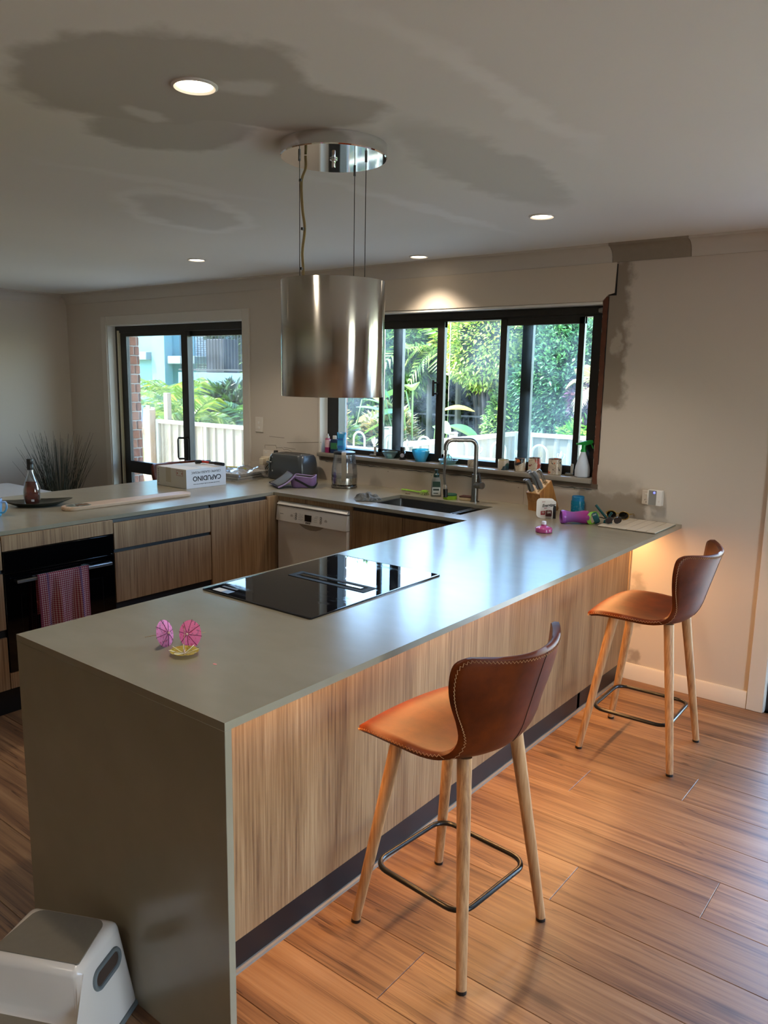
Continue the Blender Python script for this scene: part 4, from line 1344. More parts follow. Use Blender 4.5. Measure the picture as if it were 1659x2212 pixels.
text('Energizer', 0.0235, INK, bp.o, on_card(0.012, 0.072), bold=0.0006, shear=0.25, sx=0.78)
text('MAX', 0.007, RED, bp.o, on_card(-0.004, 0.056), bold=0.0002, shear=0.2)
text('AAA', 0.009, RED, bp.o, on_card(-0.016, 0.090))
MB = ML @ basis((-0.0185, -0.0029, 0.031), (1, 0, 0.05), (0, 0, 1))
text('10', 0.015, CARDW, bp.o, MB, bold=0.0003)
text('100%', 0.0115, CARDW, bp.o, ML @ basis((0.0125, -0.0124, 0.033), (1, 0, 0.05), (0, 0, 1)), bold=0.0004, sx=0.9)
# pink sip lid
PINK = plain('pink_lid', 'b04a86', 0.18, 0.05)
t = Thing('bottle_lid', 'pink drinking bottle lid with a white spout in front of the batteries', 'lid', (-0.458, 2.440, H))
bm = nb(); lathe(bm, [(0.036, 0.0), (0.041, 0.003), (0.042, 0.018), (0.038, 0.024), (0.022, 0.030), (0.014, 0.032), (0.0135, 0.040)], 32); t.p('cap', bm, PINK)
bm = nb(); lathe(bm, [(0.0115, 0.038), (0.0115, 0.053), (0.010, 0.055)], 16); t.p('spout', bm, plain('spout_white', 'dcd9e6', 0.3, 0))
# blue cup
t = NT('blue_plastic'); w_ = t.step(t.noise(55, 3, dist=1.5), 0.54, 0.6)
t.col(t.mix(t.math('MULTIPLY', w_, 0.35), lin('1886ac'), lin('8fc0c8'))).set(rough=0.15, trans=0.45, ior=1.3)
t2 = Thing('toddler_cup', 'translucent blue patterned cup standing by the wall', 'cup', (-0.572, 3.088, H))
bm = nb(); lathe(bm, [(0.036, 0.0), (0.038, 0.002), (0.039, 0.062), (0.037, 0.072)], 28); t2.p('body', bm, t.m)
bm = nb(); lathe(bm, [(0.0355, 0.071), (0.0355, 0.094), (0.033, 0.097), (0.031, 0.094), (0.031, 0.075)], 28, capb=False); t2.p('rim', bm, plain('blue_rim', '1a7fb4', 0.15, 0.02, trans=0.3))
# purple bottle lying down
t = Thing('drinking_bottle', 'empty purple pink bottle lying on its side', 'bottle', (-0.445, 2.765, H + 0.001), math.atan2(0.62, 0.78))
PUR = NT('purple_plastic'); PUR.col(PUR.mix(PUR.step(PUR.xyz()[0], -0.05, 0.07), lin('b070c4'), lin('c0489a'))).set(rough=0.12, trans=0.5, ior=1.2)
bm = nb(); lathe(bm, [(0.030, -0.072), (0.033, -0.070), (0.034, -0.045), (0.0325, -0.040), (0.030, -0.034), (0.027, -0.010), (0.030, 0.020), (0.0345, 0.045), (0.035, 0.065), (0.030, 0.074)], 28, capa=False); xf(bm, (0, 0, 0.035), (0, PI / 2, 0))
t.p('body', bm, PUR.m)
bm = nb(); lathe(bm, [(0.0345, -0.0705), (0.0355, -0.068), (0.0355, -0.052), (0.0345, -0.050)], 28, capa=False, capb=False); xf(bm, (0, 0, 0.035), (0, PI / 2, 0)); t.p('neck_ring', bm, plain('purple_ring', 'b45cc8', 0.2, 0.02, trans=0.3))
# green and teal straw lid
TEAL = plain('teal_plastic', '12484c', 0.3, 0.05); LIME = plain('lime_strap', '7fb02a', 0.4, 0.05)
t = Thing('straw_lid', 'dark teal straw lid with a lime green strap', 'lid', (-0.330, 2.868, H), 0.3)
bm = nb(); lathe(bm, [(0.030, -0.014), (0.032, -0.012), (0.032, 0.010), (0.026, 0.016)], 24); xf(bm, (-0.035, -0.03, 0.0345), (0.2, 1.15, 0.4)); t.p('cap', bm, TEAL)
bm = nb(); cyl(bm, (-0.040, -0.005, 0.098), (0.022, -0.012, 0.030), 0.0065); t.p('straw', bm, TEAL)
bm = nb(); lathe(bm, [(0.004, 0.002), (0.020, 0.002), (0.024, 0.010), (0.020, 0.024), (0.008, 0.030)], 18, (0.028, -0.015, 0.0)); t.p('spout_cover', bm, TEAL)
bm = nb(); tube(bm, [(0.03, -0.012, 0.02), (0.036, -0.012, 0.05), (0.044, -0.014, 0.062), (0.040, -0.02, 0.066)], [0.008, 0.006, 0.007, 0.004], 8); t.p('hinge', bm, TEAL)
bm = nb()
pa = [(-0.055 + 0.036 * math.cos(a) * 0.55, -0.055 + 0.02 * math.cos(a), 0.034 + 0.034 * math.sin(a)) for a in [math.radians(x) for x in range(-80, 300, 12)]]
w0 = [Vector(p) for p in pa]
loft(bm, [[p + Vector(o) for o in ((0, 0, 0), (0.018, 0.012, 0.002), (0.0175, 0.0135, 0.0022), (-0.0005, 0.0015, 0))] for p in w0], True, True)
t.p('strap', bm, LIME)
bm = nb(); lathe(bm, [(0.0, -0.002), (0.012, 0.0), (0.016, 0.012), (0.011, 0.022), (0.0, 0.024)], 14, (-0.072, -0.042, 0.002), capa=False, capb=False); t.p('red_plug', bm, plain('plug_red', 'b0503c', 0.4))
# mosaic sheet of finger tiles
ms = Thing('mosaic_sheet', 'sheet of long cream finger tiles lying at the wall end of the worktop', 'tile sheet', (-0.165, 2.925, H))
bm = nb(); box(bm, (-0.150, -0.155, 0.0), (0.150, 0.158, 0.003)); ms.p('mesh_backing', bm, plain('mesh_backing', '6d6558', 0.9))
CREAM = plain('cream_tile', 'cfc3b2', 0.3, 0.06, 30)
for i in range(6):
    x = -0.150 + i * 0.05
    ms.p('tile', box(nb(), (x + 0.0012, -0.157, 0.003), (x + 0.0488, 0.160, 0.0085), 0.001), CREAM)
# sunglasses
def sunglasses(label, loc, rz, tint, frame, tilt=0.0, group='sunglasses'):
    t = Thing('sunglasses', label, 'sunglasses', loc, rz, group)
    fm = plain('frame_' + frame, frame, 0.2, 0.03)
    for s in (-1, 1):
        e = [(s * 0.034 + 0.027 * math.cos(a), 0.021 + 0.021 * math.sin(a)) for a in [2 * PI * i / 24 for i in range(24)]]
        bm = nb(); tube(bm, [(x, -0.004 * abs(x) / 0.06, z) for x, z in e], 0.0028, 6, True); rim = t.p('rim', xf(bm, (0, 0, 0.003), (tilt, 0, 0)), fm)
        bm = nb(); prism(bm, e, -0.004, -0.002, 'y'); t.p('lens', xf(bm, (0, 0, 0.003), (tilt, 0, 0)), plain('lens_' + tint, tint, 0.05, 0.0), rim)
        bm = nb(); tube(bm, bez([(s * 0.063, 0, 0.030), (s * 0.066, 0.05, 0.026), (s * 0.060, 0.10, 0.018), (s * 0.056, 0.13, 0.004)], 5), 0.0028, 6); t.p('temple', xf(bm, (0, 0, 0.003), (tilt * 0.2, 0, 0)), fm)
    bm = nb(); tube(bm, bez([(-0.008, 0, 0.027), (0, -0.003, 0.031), (0.008, 0, 0.027)], 4), 0.0028, 6); t.p('bridge', xf(bm, (0, 0, 0.003), (tilt, 0, 0)), fm)
    return t
sunglasses('amber framed sunglasses standing against the wall', (-0.300, 2.998, H + 0.0095), 0.12, '14100c', '8a6a28', 0.0)
sunglasses('dark brown sunglasses lying folded on the tile sheet', (-0.268, 2.850, H + 0.0095), 0.9, '2c2222', '24191a', 0.35).o.scale = (0.75, 0.62, 0.9)
# wall sockets
def plate(t, x0, x1, z0, z1, mat, n='plate', d=0.009):
    return t.p(n, box(nb(), (x0, WY - d, z0), (x1, WY - 0.0002, z1), 0.002), mat, w=True)
PLATE = plain('plate_white', 'dcd2c7', 0.35, 0.02)
t = Thing('power_outlet', 'white wall socket at the right behind a plugged in chime', 'power outlet', (-0.163, WY, 1.046))
pl = plate(t, -0.221, -0.105, 1.008, 1.085, PLATE)
bm = nb()
for dx, dz, a in ((-0.006, 0.0, 0.5), (0.006, 0.0, -0.5), (0, -0.013, 0)):
    q = box(nb(), (-0.001, -0.0006, -0.004), (0.001, 0.0006, 0.004)); xf(q, (-0.197 + dx, WY - 0.0093, 1.034 + dz), (0, a, 0))
    me = bpy.data.meshes.new('t'); q.to_mesh(me); bm.from_mesh(me); q.free(); bpy.data.meshes.remove(me)
t.p('pin_slots', bm, BLKM, pl, w=True)
bm = nb(); box(bm, (-0.205, WY - 0.0105, 1.060), (-0.188, WY - 0.008, 1.070), 0.001); t.p('switch', bm, WHT, pl, w=True)
t = Thing('plug_in_chime', 'white plug in box with a grey face and blue light', 'door chime', (-0.141, WY - 0.01, 1.052))
bm = nb(); box(bm, (-0.181, WY - 0.045, 1.012), (-0.103, WY - 0.0095, 1.094), 0.003, 2); t.p('housing', bm, WHT, w=True)
bm = nb(); box(bm, (-0.172, WY - 0.0462, 1.014), (-0.131, WY - 0.045, 1.092)); fc = t.p('face', bm, plain('chime_grey', '8b8883', 0.5, 0.03), w=True)
bm = nb(); cyl(bm, (-0.143, WY - 0.0475, 1.081), (-0.143, WY - 0.045, 1.081), 0.0055); t.p('indicator', bm, m_emit('blue_led', (0.10, 0.12, 1.0), 2.5), fc, w=True)
bm = nb(); cyl(bm, (-0.116, WY - 0.0462, 1.035), (-0.116, WY - 0.044, 1.035), 0.004); t.p('button', bm, PLATE, w=True)
t = Thing('light_switch', 'white double light switch between door and window', 'light switch', (-3.247, WY, 1.285))
pl = plate(t, -3.288, -3.206, 1.228, 1.343, PLATE)
for z in (1.300, 1.262):
    t.p('rocker', box(nb(), (-3.256, WY - 0.0125, z - 0.009), (-3.236, WY - 0.0085, z + 0.009), 0.001), WHT, pl, w=True)
for i, (x0, lab) in enumerate(((-3.205, 'white double socket left of the toaster with a white adaptor'), (-3.052, 'white double socket partly hidden by the toaster with a black plug'))):
    t = Thing('power_outlet', lab, 'power outlet', (x0 + 0.067, WY, 1.047), 0, 'double sockets by the toaster')
    pl = plate(t, x0, x0 + 0.135, 1.0, 1.092, PLATE)
    for k in (0.035, 0.10):
        t.p('switch', box(nb(), (x0 + k - 0.008, WY - 0.011, 1.070), (x0 + k + 0.008, WY - 0.008, 1.082), 0.001), WHT, pl, w=True)
t = Thing('power_adaptor', 'cream plug adaptor with a thin white cord in the left socket', 'adaptor', (-3.14, WY - 0.03, 1.03))
bm = nb(); box(bm, (-3.185, WY - 0.055, 1.000), (-3.10, WY - 0.009, 1.045), 0.006, 2); box(bm, (-3.168, WY - 0.085, 0.985), (-3.125, WY - 0.052, 1.035), 0.005, 2); t.p('body', bm, plain('adaptor_cream', 'd8cbb4', 0.4), w=True)
bm = nb(); tube(bm, bez([(-3.168, WY - 0.07, 1.01), (-3.25, WY - 0.09, 1.0), (-3.31, WY - 0.08, 0.965), (-3.325, WY - 0.10, 0.935), (-3.26, WY - 0.14, 0.928), (-3.15, WY - 0.17, 0.930), (-3.10, WY - 0.20, 0.923)], 6), 0.0022, 6); t.p('cord', bm, plain('cord_white', 'c9bcae', 0.5), w=True)
t = Thing('power_plug', 'black plug with a drooping black cord left of the toaster', 'plug', (-3.0, WY - 0.03, 1.03))
bm = nb(); cyl(bm, (-3.005, WY - 0.0095, 1.022), (-3.005, WY - 0.045, 1.022), 0.022, 0.019, 16); box(bm, (-3.055, WY - 0.04, 1.03), (-3.035, WY - 0.0095, 1.10), 0.003); box(bm, (-3.055, WY - 0.035, 1.012), (-3.005, WY - 0.02, 1.03), 0.003); t.p('body', bm, BLK, w=True)
bm = nb(); tube(bm, bez([(-3.045, WY - 0.03, 1.02), (-3.09, WY - 0.06, 0.99), (-3.105, WY - 0.075, 0.955), (-3.08, WY - 0.085, 0.93), (-3.04, WY - 0.14, 0.9245), (-2.93, WY - 0.22, 0.9245)], 6), 0.004, 6); tube(bm, bez([(-3.045, WY - 0.03, 1.02), (-3.08, WY - 0.055, 0.99), (-3.09, WY - 0.08, 0.945), (-3.06, WY - 0.08, 0.955), (-3.07, WY - 0.10, 0.935)], 6), 0.0035, 6); t.p('cord', bm, BLK, w=True)

# ---------------------------------------------------------------- window run clutter
# toaster
TG = plain('toaster_grey', '3c3f42', 0.28, 0.04)
t = Thing('toaster', 'dark grey toaster in the corner below the sockets', 'toaster', (-2.742, 2.985, H), 0.06)
bm = nb(); loops = []
for z, k, r in ((0.006, 0.0, 0.03), (0.02, 0.006, 0.035), (0.12, 0.0, 0.04), (0.165, -0.010, 0.045), (0.182, -0.026, 0.05), (0.187, -0.06, 0.045)):
    loops.append([(x, y, z) for x, y in rrect(0.335 + k, 0.195 + k, r, 5)])
loft(bm, loops); bd = t.p('body', bm, TG)
bm = nb(); loft(bm, [[(x, y, z) for x, y in rrect(0.26, 0.12, 0.03, 4)] for z in (0.1868, 0.1895)]); tp_ = t.p('top_plate', bm, m_steel('toaster_top', '8b8a88', 0.3, 'x'), bd)
bm = nb(); box(bm, (-0.10, -0.035, 0.1896), (0.10, -0.014, 0.1902)); box(bm, (-0.10, 0.014, 0.1896), (0.10, 0.035, 0.1902)); t.p('slot', bm, BLKM, tp_)
bm = nb(); box(bm, (-0.132, -0.0995, 0.055), (-0.124, -0.0955, 0.16)); t.p('lever_slot', bm, BLKM, bd)
bm = nb(); box(bm, (-0.158, -0.112, 0.118), (-0.108, -0.096, 0.130), 0.003); t.p('lever', bm, m_steel('lever_steel', '7d7d7d', 0.3, 'x'), bd)
bm = nb(); cyl(bm, (-0.105, -0.103, 0.062), (-0.105, -0.094, 0.062), 0.007); cyl(bm, (-0.110, -0.099, 0.162), (-0.110, -0.092, 0.162), 0.003); t.p('dial', bm, CHROME, bd)
bm = nb(); box(bm, (-0.15, -0.08, 0.0), (0.15, 0.08, 0.008)); t.p('foot', bm, BLK)
# lunch bag, open, lid flopped to the left
LIL = plain('lilac_fabric', '7d5f8c', 0.7, 0.12, 40); GRYF = plain('bag_lining', '77746c', 0.5, 0.12, 30)
t = Thing('lunch_bag', 'open lilac lunch bag with its lid flopped to the left', 'lunch bag', (-2.40, 2.745, H), math.atan2(0.62, 0.78))
def bag(f):
    out = []
    for z, w, h in ((0.002, 0.150, 0.105), (0.02, 0.166, 0.122), (0.055, 0.170, 0.124), (0.075, 0.168, 0.118)):
        out.append([(x * (1 - f), y * (1 - f), z + (0.006 * math.sin(9 * x / 0.1) if z > 0.05 else 0)) for x, y in rrect(w, h, 0.035, 5)])
    return out
bm = nb(); loft(bm, bag(0.0), True, False); body = t.p('body', bm, LIL)
bm = nb(); lp = bag(0.05); loft(bm, lp, False, False); bmesh.ops.reverse_faces(bm, faces=bm.faces[:]); fl = lp[0]; bm.faces.new([bm.verts.new((p[0], p[1], 0.006)) for p in fl]); t.p('lining', bm, GRYF, body)
bm = nb(); tube(bm, bag(0.02)[-1], 0.004, 6, True); t.p('rim_piping', bm, plain('lilac_piping', '9a84b0', 0.5), body)
LA, LB, LC, LD = Vector((-0.120, 0.150, 0.088)), Vector((-0.052, -0.070, 0.086)), Vector((-0.240, 0.060, 0.012)), Vector((-0.158, -0.118, 0.010))
def lidp(a, b, off=0.0, m=0.0):
    a = m + a * (1 - 2 * m); b = m + b * (1 - 2 * m)
    p = LA.lerp(LB, a).lerp(LC.lerp(LD, a), b)
    nn = (LC - LA).cross(LB - LA).normalized()
    if nn.z < 0:
        nn = -nn
    return p + nn * (off - 0.010 * math.sin(PI * b))
bm = nb(); surf(bm, lambda a, b: lidp(a, b), 9, 9); bmesh.ops.solidify(bm, geom=bm.faces[:], thickness=0.010)
lid = t.p('lid', bm, LIL)
bm = nb(); surf(bm, lambda a, b: lidp(a, b, 0.011, 0.05), 9, 9); bmesh.ops.solidify(bm, geom=bm.faces[:], thickness=0.002); t.p('lid_lining', bm, GRYF, lid)
bm = nb(); tube(bm, [lidp(x, y, 0.009) for x, y in [(0, i / 8) for i in range(9)] + [(i / 8, 1) for i in range(1, 9)] + [(1, 1 - i / 8) for i in range(1, 9)]], 0.003, 5); t.p('zip', bm, BLKM, lid)
bm = nb(); tube(bm, [lidp(1.0, i / 8, 0.002) for i in range(9)] , 0.006, 6); t.p('lid_piping', bm, plain('lilac_piping', '9a84b0', 0.5), lid)
bm = nb()
pts = bez([(-0.055, -0.066, 0.062), (0.0, -0.068, 0.035), (0.045, -0.070, 0.012), (0.075, -0.058, 0.010), (0.092, -0.02, 0.03), (0.094, 0.0, 0.048)], 6)
loft(bm, [[p + Vector((0, 0, -0.008)), p + Vector((0, 0, 0.008)), p + Vector((0.001, -0.002, 0.008)), p + Vector((0.001, -0.002, -0.008))] for p in pts]); t.p('strap', bm, BLKM, body)
bm = nb(); tube(bm, [(-0.10 + 0.011 * math.cos(a), 0.075, 0.045 + 0.011 * math.sin(a)) for a in [2 * PI * i / 12 for i in range(12)]], 0.002, 5, True); t.p('ring', bm, CHROME, body)
# kettle
t = Thing('electric_kettle', 'clear glass kettle with steel base and handle', 'kettle', (-2.210, 2.945, H), math.atan2(-0.78, 0.62))
bm = nb(); loft(bm, [[(x, y, z) for x, y in rrect(0.195 - k, 0.175 - k, 0.07, 6)] for z, k in ((0.0, 0.01), (0.004, 0.0), (0.014, 0.0), (0.020, 0.02))]); t.p('power_base', bm, m_steel('base_steel', '8e8a85', 0.25, 'x'))
bm = nb(); lathe(bm, [(0.082, 0.021), (0.0865, 0.024), (0.0885, 0.065), (0.088, 0.068), (0.080, 0.068)], 36, capb=False); t.p('steel_band', bm, STEEL)
bm = nb(); prof_ = [(0.088, 0.068), (0.0895, 0.090), (0.085, 0.14), (0.077, 0.19), (0.073, 0.226)]
lathe(bm, prof_ + [(r - 0.003, z) for r, z in prof_[::-1]], 40, capa=False, capb=False); gl_ = t.p('glass_jug', bm, m_clear('clear_glass', (0.97, 0.98, 0.99), 0.02, 0.02, 0.6))
bm = nb(); lathe(bm, [(0.0848, 0.069), (0.0862, 0.085)], 32); t.p('water', bm, m_clear('water', (0.90, 0.95, 0.98), 0.03), gl_)
bm = nb(); lathe(bm, [(0.0735, 0.226), (0.0745, 0.228), (0.074, 0.240), (0.060, 0.245)], 36); t.p('lid', bm, BLK)
bm = nb(); pts = bez([(0.062, 0, 0.246), (0.092, 0, 0.243), (0.112, 0, 0.222), (0.114, 0, 0.16), (0.110, 0, 0.10), (0.098, 0, 0.068), (0.088, 0, 0.050)], 6)
loft(bm, [[p + Vector((0, s * 0.015, 0)) + o for s, o in ((-1, Vector((-0.004, 0, -0.002))), (1, Vector((-0.004, 0, -0.002))), (1, Vector((0.005, 0, 0.003))), (-1, Vector((0.005, 0, 0.003))))] for p in pts]); t.p('handle', bm, plain('kettle_handle', 'a2988a', 0.35, metal=0.4))
bm = nb(); tube(bm, bez([(-0.09, 0.03, 0.006), (-0.14, 0.05, 0.004), (-0.17, 0.0, 0.004), (-0.25, -0.03, 0.004)], 5), 0.003, 5); t.p('cord', bm, BLK)
# dish cloth
bm = nb()
def clothp(a, b):
    x, y = 2 * a - 1, 2 * b - 1
    r = max(abs(x), abs(y)) if x or y else 0.0
    th = math.atan2(y, x)
    R_ = r * (0.062 + 0.010 * math.sin(3 * th + 1) + 0.007 * math.sin(5 * th))
    env = max(0.0, 1 - r ** 3.0)
    h = 0.040 * env * (0.75 + 0.22 * math.sin(9 * x + 4 * y) + 0.20 * math.cos(8 * y - 5 * x + 1) + 0.12 * math.sin(17 * x - 13 * y))
    return Vector((1.25 * R_ * math.cos(th) + 0.005 * math.sin(14 * y), 0.9 * R_ * math.sin(th) + 0.005 * math.sin(13 * x), 0.0045 + max(0.0, h)))
surf(bm, clothp, 34, 34)
bmesh.ops.solidify(bm, geom=bm.faces[:], thickness=0.003)
one('dish_cloth', 'crumpled grey dish cloth at the left end of the sink', 'cloth', bm, plain('cloth_grey', '8d9092', 0.9, 0.2, 60), (-1.735, 2.605, H), 0.5, ang=80)
# scrubbing brush, soap, sponges
t = Thing('dish_brush', 'lime green dish brush lying behind the sink', 'brush', (-1.665, 3.05, H), 0.15)
bm = nb(); pts = bez([(-0.135, 0.03, 0.012), (-0.09, 0.02, 0.013), (-0.03, 0.005, 0.012), (0.03, -0.01, 0.012)], 5); loft(bm, [[p + Vector((0, 0.011 * math.cos(a), 0.006 * math.sin(a))) for a in [2 * PI * i / 10 for i in range(10)]] for p in pts]); t.p('handle', bm, LIME)
bm = nb(); lathe(bm, [(0.020, 0.012), (0.026, 0.016), (0.026, 0.024), (0.018, 0.028)], 18, (0.055, -0.015, 0)); hd_ = t.p('head', bm, LIME)
bm = nb()
for i in range(60):
    a = random.uniform(0, 2 * PI); r = 0.022 * math.sqrt(random.random())
    p = Vector((0.055 + r * math.cos(a), -0.015 + r * math.sin(a), 0.014)); q = p + Vector((math.cos(a) * 0.012, math.sin(a) * 0.012, -0.012))
    cyl(bm, p, q, 0.0009, n=4)
for i in range(26):
    a = random.uniform(-2.2, 0.4)
    p = Vector((0.055 + 0.024 * math.cos(a), -0.015 + 0.024 * math.sin(a), 0.018)); cyl(bm, p, p + Vector((0.014 * math.cos(a), 0.014 * math.sin(a), random.uniform(-0.006, 0.012))), 0.001, n=4)
q = t.p('bristles', bm, plain('bristle', 'b9c77e', 0.6), hd_); q['kind'] = 'stuff'
t = Thing('dish_soap', 'grey dish soap bottle with a dark green pump cap', 'soap bottle', (-1.513, 3.035, H), 0.65)
bm = nb(); loft(bm, [[(x, y, z) for x, y in rrect(w, h, r, 4)] for z, w, h, r in ((0.0, 0.064, 0.040, 0.012), (0.004, 0.068, 0.044, 0.014), (0.06, 0.062, 0.042, 0.014), (0.105, 0.058, 0.040, 0.016), (0.122, 0.040, 0.036, 0.016), (0.126, 0.034, 0.034, 0.016))]); b_ = t.p('bottle', bm, plain('soap_grey', '8f918c', 0.25, 0.03, trans=0.3))
bm = nb(); lathe(bm, [(0.019, 0.124), (0.0195, 0.126), (0.0195, 0.140), (0.012, 0.147), (0.009, 0.150), (0.009, 0.166), (0.012, 0.167), (0.012, 0.172), (0.007, 0.173)], 18); t.p('cap', bm, plain('cap_green', '12332c', 0.35))
bm = nb(); box(bm, (-0.026, -0.0233, 0.012), (0.026, -0.0215, 0.060)); lb_ = t.p('label', bm, plain('label_pale', 'c9cac4', 0.5), b_)
bm = nb(); box(bm, (-0.024, -0.0228, 0.064), (0.024, -0.0210, 0.098)); t.p('label', bm, plain('label_green', '1d3d2c', 0.5), b_)
bm = nb(); box(bm, (-0.020, -0.0237, 0.040), (0.018, -0.0233, 0.052)); box(bm, (-0.018, -0.0237, 0.020), (0.012, -0.0233, 0.026)); t.p('label_print', bm, plain('label_ink', '2b3a33', 0.6), lb_)
t = Thing('scourer', 'round lime green scourer with dark green top beside the tap', 'scourer', (-1.386, 3.005, H))
bm = nb(); lathe(bm, [(0.042, 0.0), (0.044, 0.004), (0.043, 0.024)], 28); t.p('sponge', bm, plain('sponge_lime', '7ea01c', 0.9, 0.1, 60, 0.3))
bm = nb(); lathe(bm, [(0.0435, 0.0242), (0.0435, 0.032), (0.040, 0.034)], 28); t.p('pad', bm, plain('pad_green', '1f4a34', 0.95, 0.2, 80, 0.4))
t = Thing('kitchen_sponge', 'cream sponge with a brown scouring side right of the scourer', 'sponge', (-1.278, 3.04, H), 0.1)
t.p('sponge', box(nb(), (-0.046, -0.03, 0), (0.046, 0.03, 0.019), 0.003), plain('sponge_cream', 'b59c7a', 0.95, 0.1, 60, 0.3))
t.p('pad', box(nb(), (-0.046, -0.03, 0.0192), (0.046, 0.03, 0.027), 0.002), plain('pad_brown', '4a2a20', 0.95, 0.2, 80, 0.3))
bm = nb(); tube(bm, bez([(-0.02, 0, 0.003), (-0.01, 0.006, 0.004), (0.0, -0.002, 0.003), (0.012, 0.004, 0.004), (0.02, -0.003, 0.003)], 5), 0.0028, 5); one('food_scrap', 'small twisted brown scrap beside the brush', 'scrap', bm, plain('scrap_brown', '6d5a44', 0.8), (-1.70, 2.985, H))

# ---------------------------------------------------------------- on the window sill
SZ = 1.117
t = Thing('spray_bottle', 'small magenta spray bottle with a grey cap at the left of the sill', 'spray bottle', (-2.549, 3.150, SZ))
bm = nb(); lathe(bm, [(0.018, 0.0), (0.020, 0.002), (0.020, 0.098), (0.015, 0.104)], 20); b_ = t.p('bottle', bm, plain('mag_bottle', '8a1d55', 0.25))
bm = nb(); lathe(bm, [(0.0203, 0.040), (0.0203, 0.096)], 20, capa=False, capb=False); t.p('label', bm, plain('mag_label', 'c9a6ae', 0.5, 0.35, 90), b_)
bm = nb(); lathe(bm, [(0.014, 0.104), (0.014, 0.118), (0.008, 0.122), (0.007, 0.136)], 16); t.p('cap', bm, plain('cap_grey', 'b3aca6', 0.4))
t = Thing('mouthwash_bottle', 'dark navy bottle with a white cap behind the kettle', 'bottle', (-2.490, 3.158, SZ), 0.2)
bm = nb(); loft(bm, [[(x, y, z) for x, y in rrect(w, 0.035, 0.012, 4)] for z, w in ((0, 0.062), (0.004, 0.066), (0.085, 0.066), (0.098, 0.050), (0.102, 0.03))]); b_ = t.p('bottle', bm, plain('navy_bottle', '1a2a4c', 0.2))
bm = nb(); box(bm, (-0.022, -0.0185, 0.030), (0.03, -0.0176, 0.075)); t.p('label', bm, plain('green_label', '2c6a44', 0.5, 0.3, 60), b_)
bm = nb(); lathe(bm, [(0.014, 0.100), (0.014, 0.124), (0.012, 0.126)], 16); t.p('cap', bm, plain('cap_white', 'c9c7c2', 0.4))
t = Thing('shampoo_bottle', 'light blue bottle standing on its cap beside the navy bottle', 'bottle', (-2.435, 3.172, SZ), 0.25)
bm = nb(); loft(bm, [[(x, y, z) for x, y in rrect(w, d, min(w, d) * 0.45, 4)] for z, w, d in ((0.0, 0.050, 0.032), (0.022, 0.054, 0.034), (0.024, 0.060, 0.038), (0.06, 0.066, 0.040), (0.09, 0.060, 0.040), (0.12, 0.062, 0.036), (0.148, 0.072, 0.018), (0.152, 0.072, 0.010))]); b_ = t.p('bottle', bm, plain('sky_bottle', '3f9fd6', 0.2, 0.05, trans=0.35))
bm = nb(); box(bm, (-0.022, -0.0212, 0.098), (0.022, -0.019, 0.110)); box(bm, (-0.02, -0.0218, 0.04), (0.02, -0.0202, 0.058)); t.p('label', bm, plain('blue_label', '2c68b0', 0.4), b_)
def clampthing(x, y, label):
    t = Thing('sash_lock', label, 'window lock', (x, y, SZ), 0.3, 'window locks on the sill')
    bm = nb(); box(bm, (-0.030, -0.014, 0.0), (0.018, 0.010, 0.016), 0.003); t.p('base', bm, m_steel('lock_steel', '8b857c', 0.35))
    bm = nb(); box(bm, (0.0, -0.006, 0.010), (0.016, 0.004, 0.070), 0.002); t.p('arm', bm, plain('lock_pale', 'bcb6ad', 0.35, metal=0.6))
    return t
clampthing(-2.145, 3.185, 'small metal window lock left of the pale bowl')
clampthing(-0.668, 3.175, 'small metal window lock left of the spray bottle with green trigger')
def ridged_bowl(name, label, loc, prof, mat, waves=10, amp=0.03, cat='bowl'):
    bm = nb(); n = 60
    lo = [[(r * (1 + amp * (k / len(prof)) * math.cos(waves * 2 * PI * i / n)) * math.cos(2 * PI * i / n), r * (1 + amp * (k / len(prof)) * math.cos(waves * 2 * PI * i / n)) * math.sin(2 * PI * i / n), z) for i in range(n)] for k, (r, z) in enumerate(prof)]
    li = [[(x * 0.93, y * 0.93, z + 0.004) if k < len(prof) - 1 else (x * 0.95, y * 0.95, z) for x, y, z in l] for k, l in enumerate(lo)]
    loft(bm, lo, True, False)
    rows = loft(bm, li[::-1], False, True)
    loft(bm, [lo[-1], li[-1]], False, False)
    bmesh.ops.remove_doubles(bm, verts=bm.verts, dist=1e-5)
    return one(name, label, cat, bm, mat, loc)
ridged_bowl('glass_bowl', 'small pale green scalloped glass bowl on the sill', (-1.990, 3.165, SZ), [(0.026, 0.0), (0.028, 0.006), (0.040, 0.022), (0.052, 0.042), (0.055, 0.048)], m_clear('pale_green_glass', (0.72, 0.95, 0.88), 0.22, 0.1), 8, 0.06)
ridged_bowl('glass_bowl', 'turquoise pressed glass bowl in the middle of the sill', (-1.728, 3.160, SZ), [(0.036, 0.0), (0.037, 0.008), (0.048, 0.035), (0.058, 0.062), (0.060, 0.074), (0.057, 0.082)], m_clear('turquoise_glass', (0.22, 0.78, 0.90), 0.40, 0.1), 14, 0.03)
t = Thing('sauce_bottle', 'small dark bottle with a round label beside the turquoise bowl', 'bottle', (-1.882, 3.165, SZ))
bm = nb(); lathe(bm, [(0.020, 0.0), (0.0215, 0.002), (0.0215, 0.050), (0.016, 0.058), (0.0155, 0.062)], 20); b_ = t.p('bottle', bm, plain('dark_bottle', '15100e', 0.15))
bm = nb(); lathe(bm, [(0.0170, 0.062), (0.0170, 0.084), (0.015, 0.086)], 18); t.p('cap', bm, BLK)
bm = nb(); cyl(bm, (0.010, -0.0180, 0.030), (0.0112, -0.0203, 0.030), 0.014, n=18); t.p('label', bm, plain('label_round', '9a97a0', 0.5), b_)
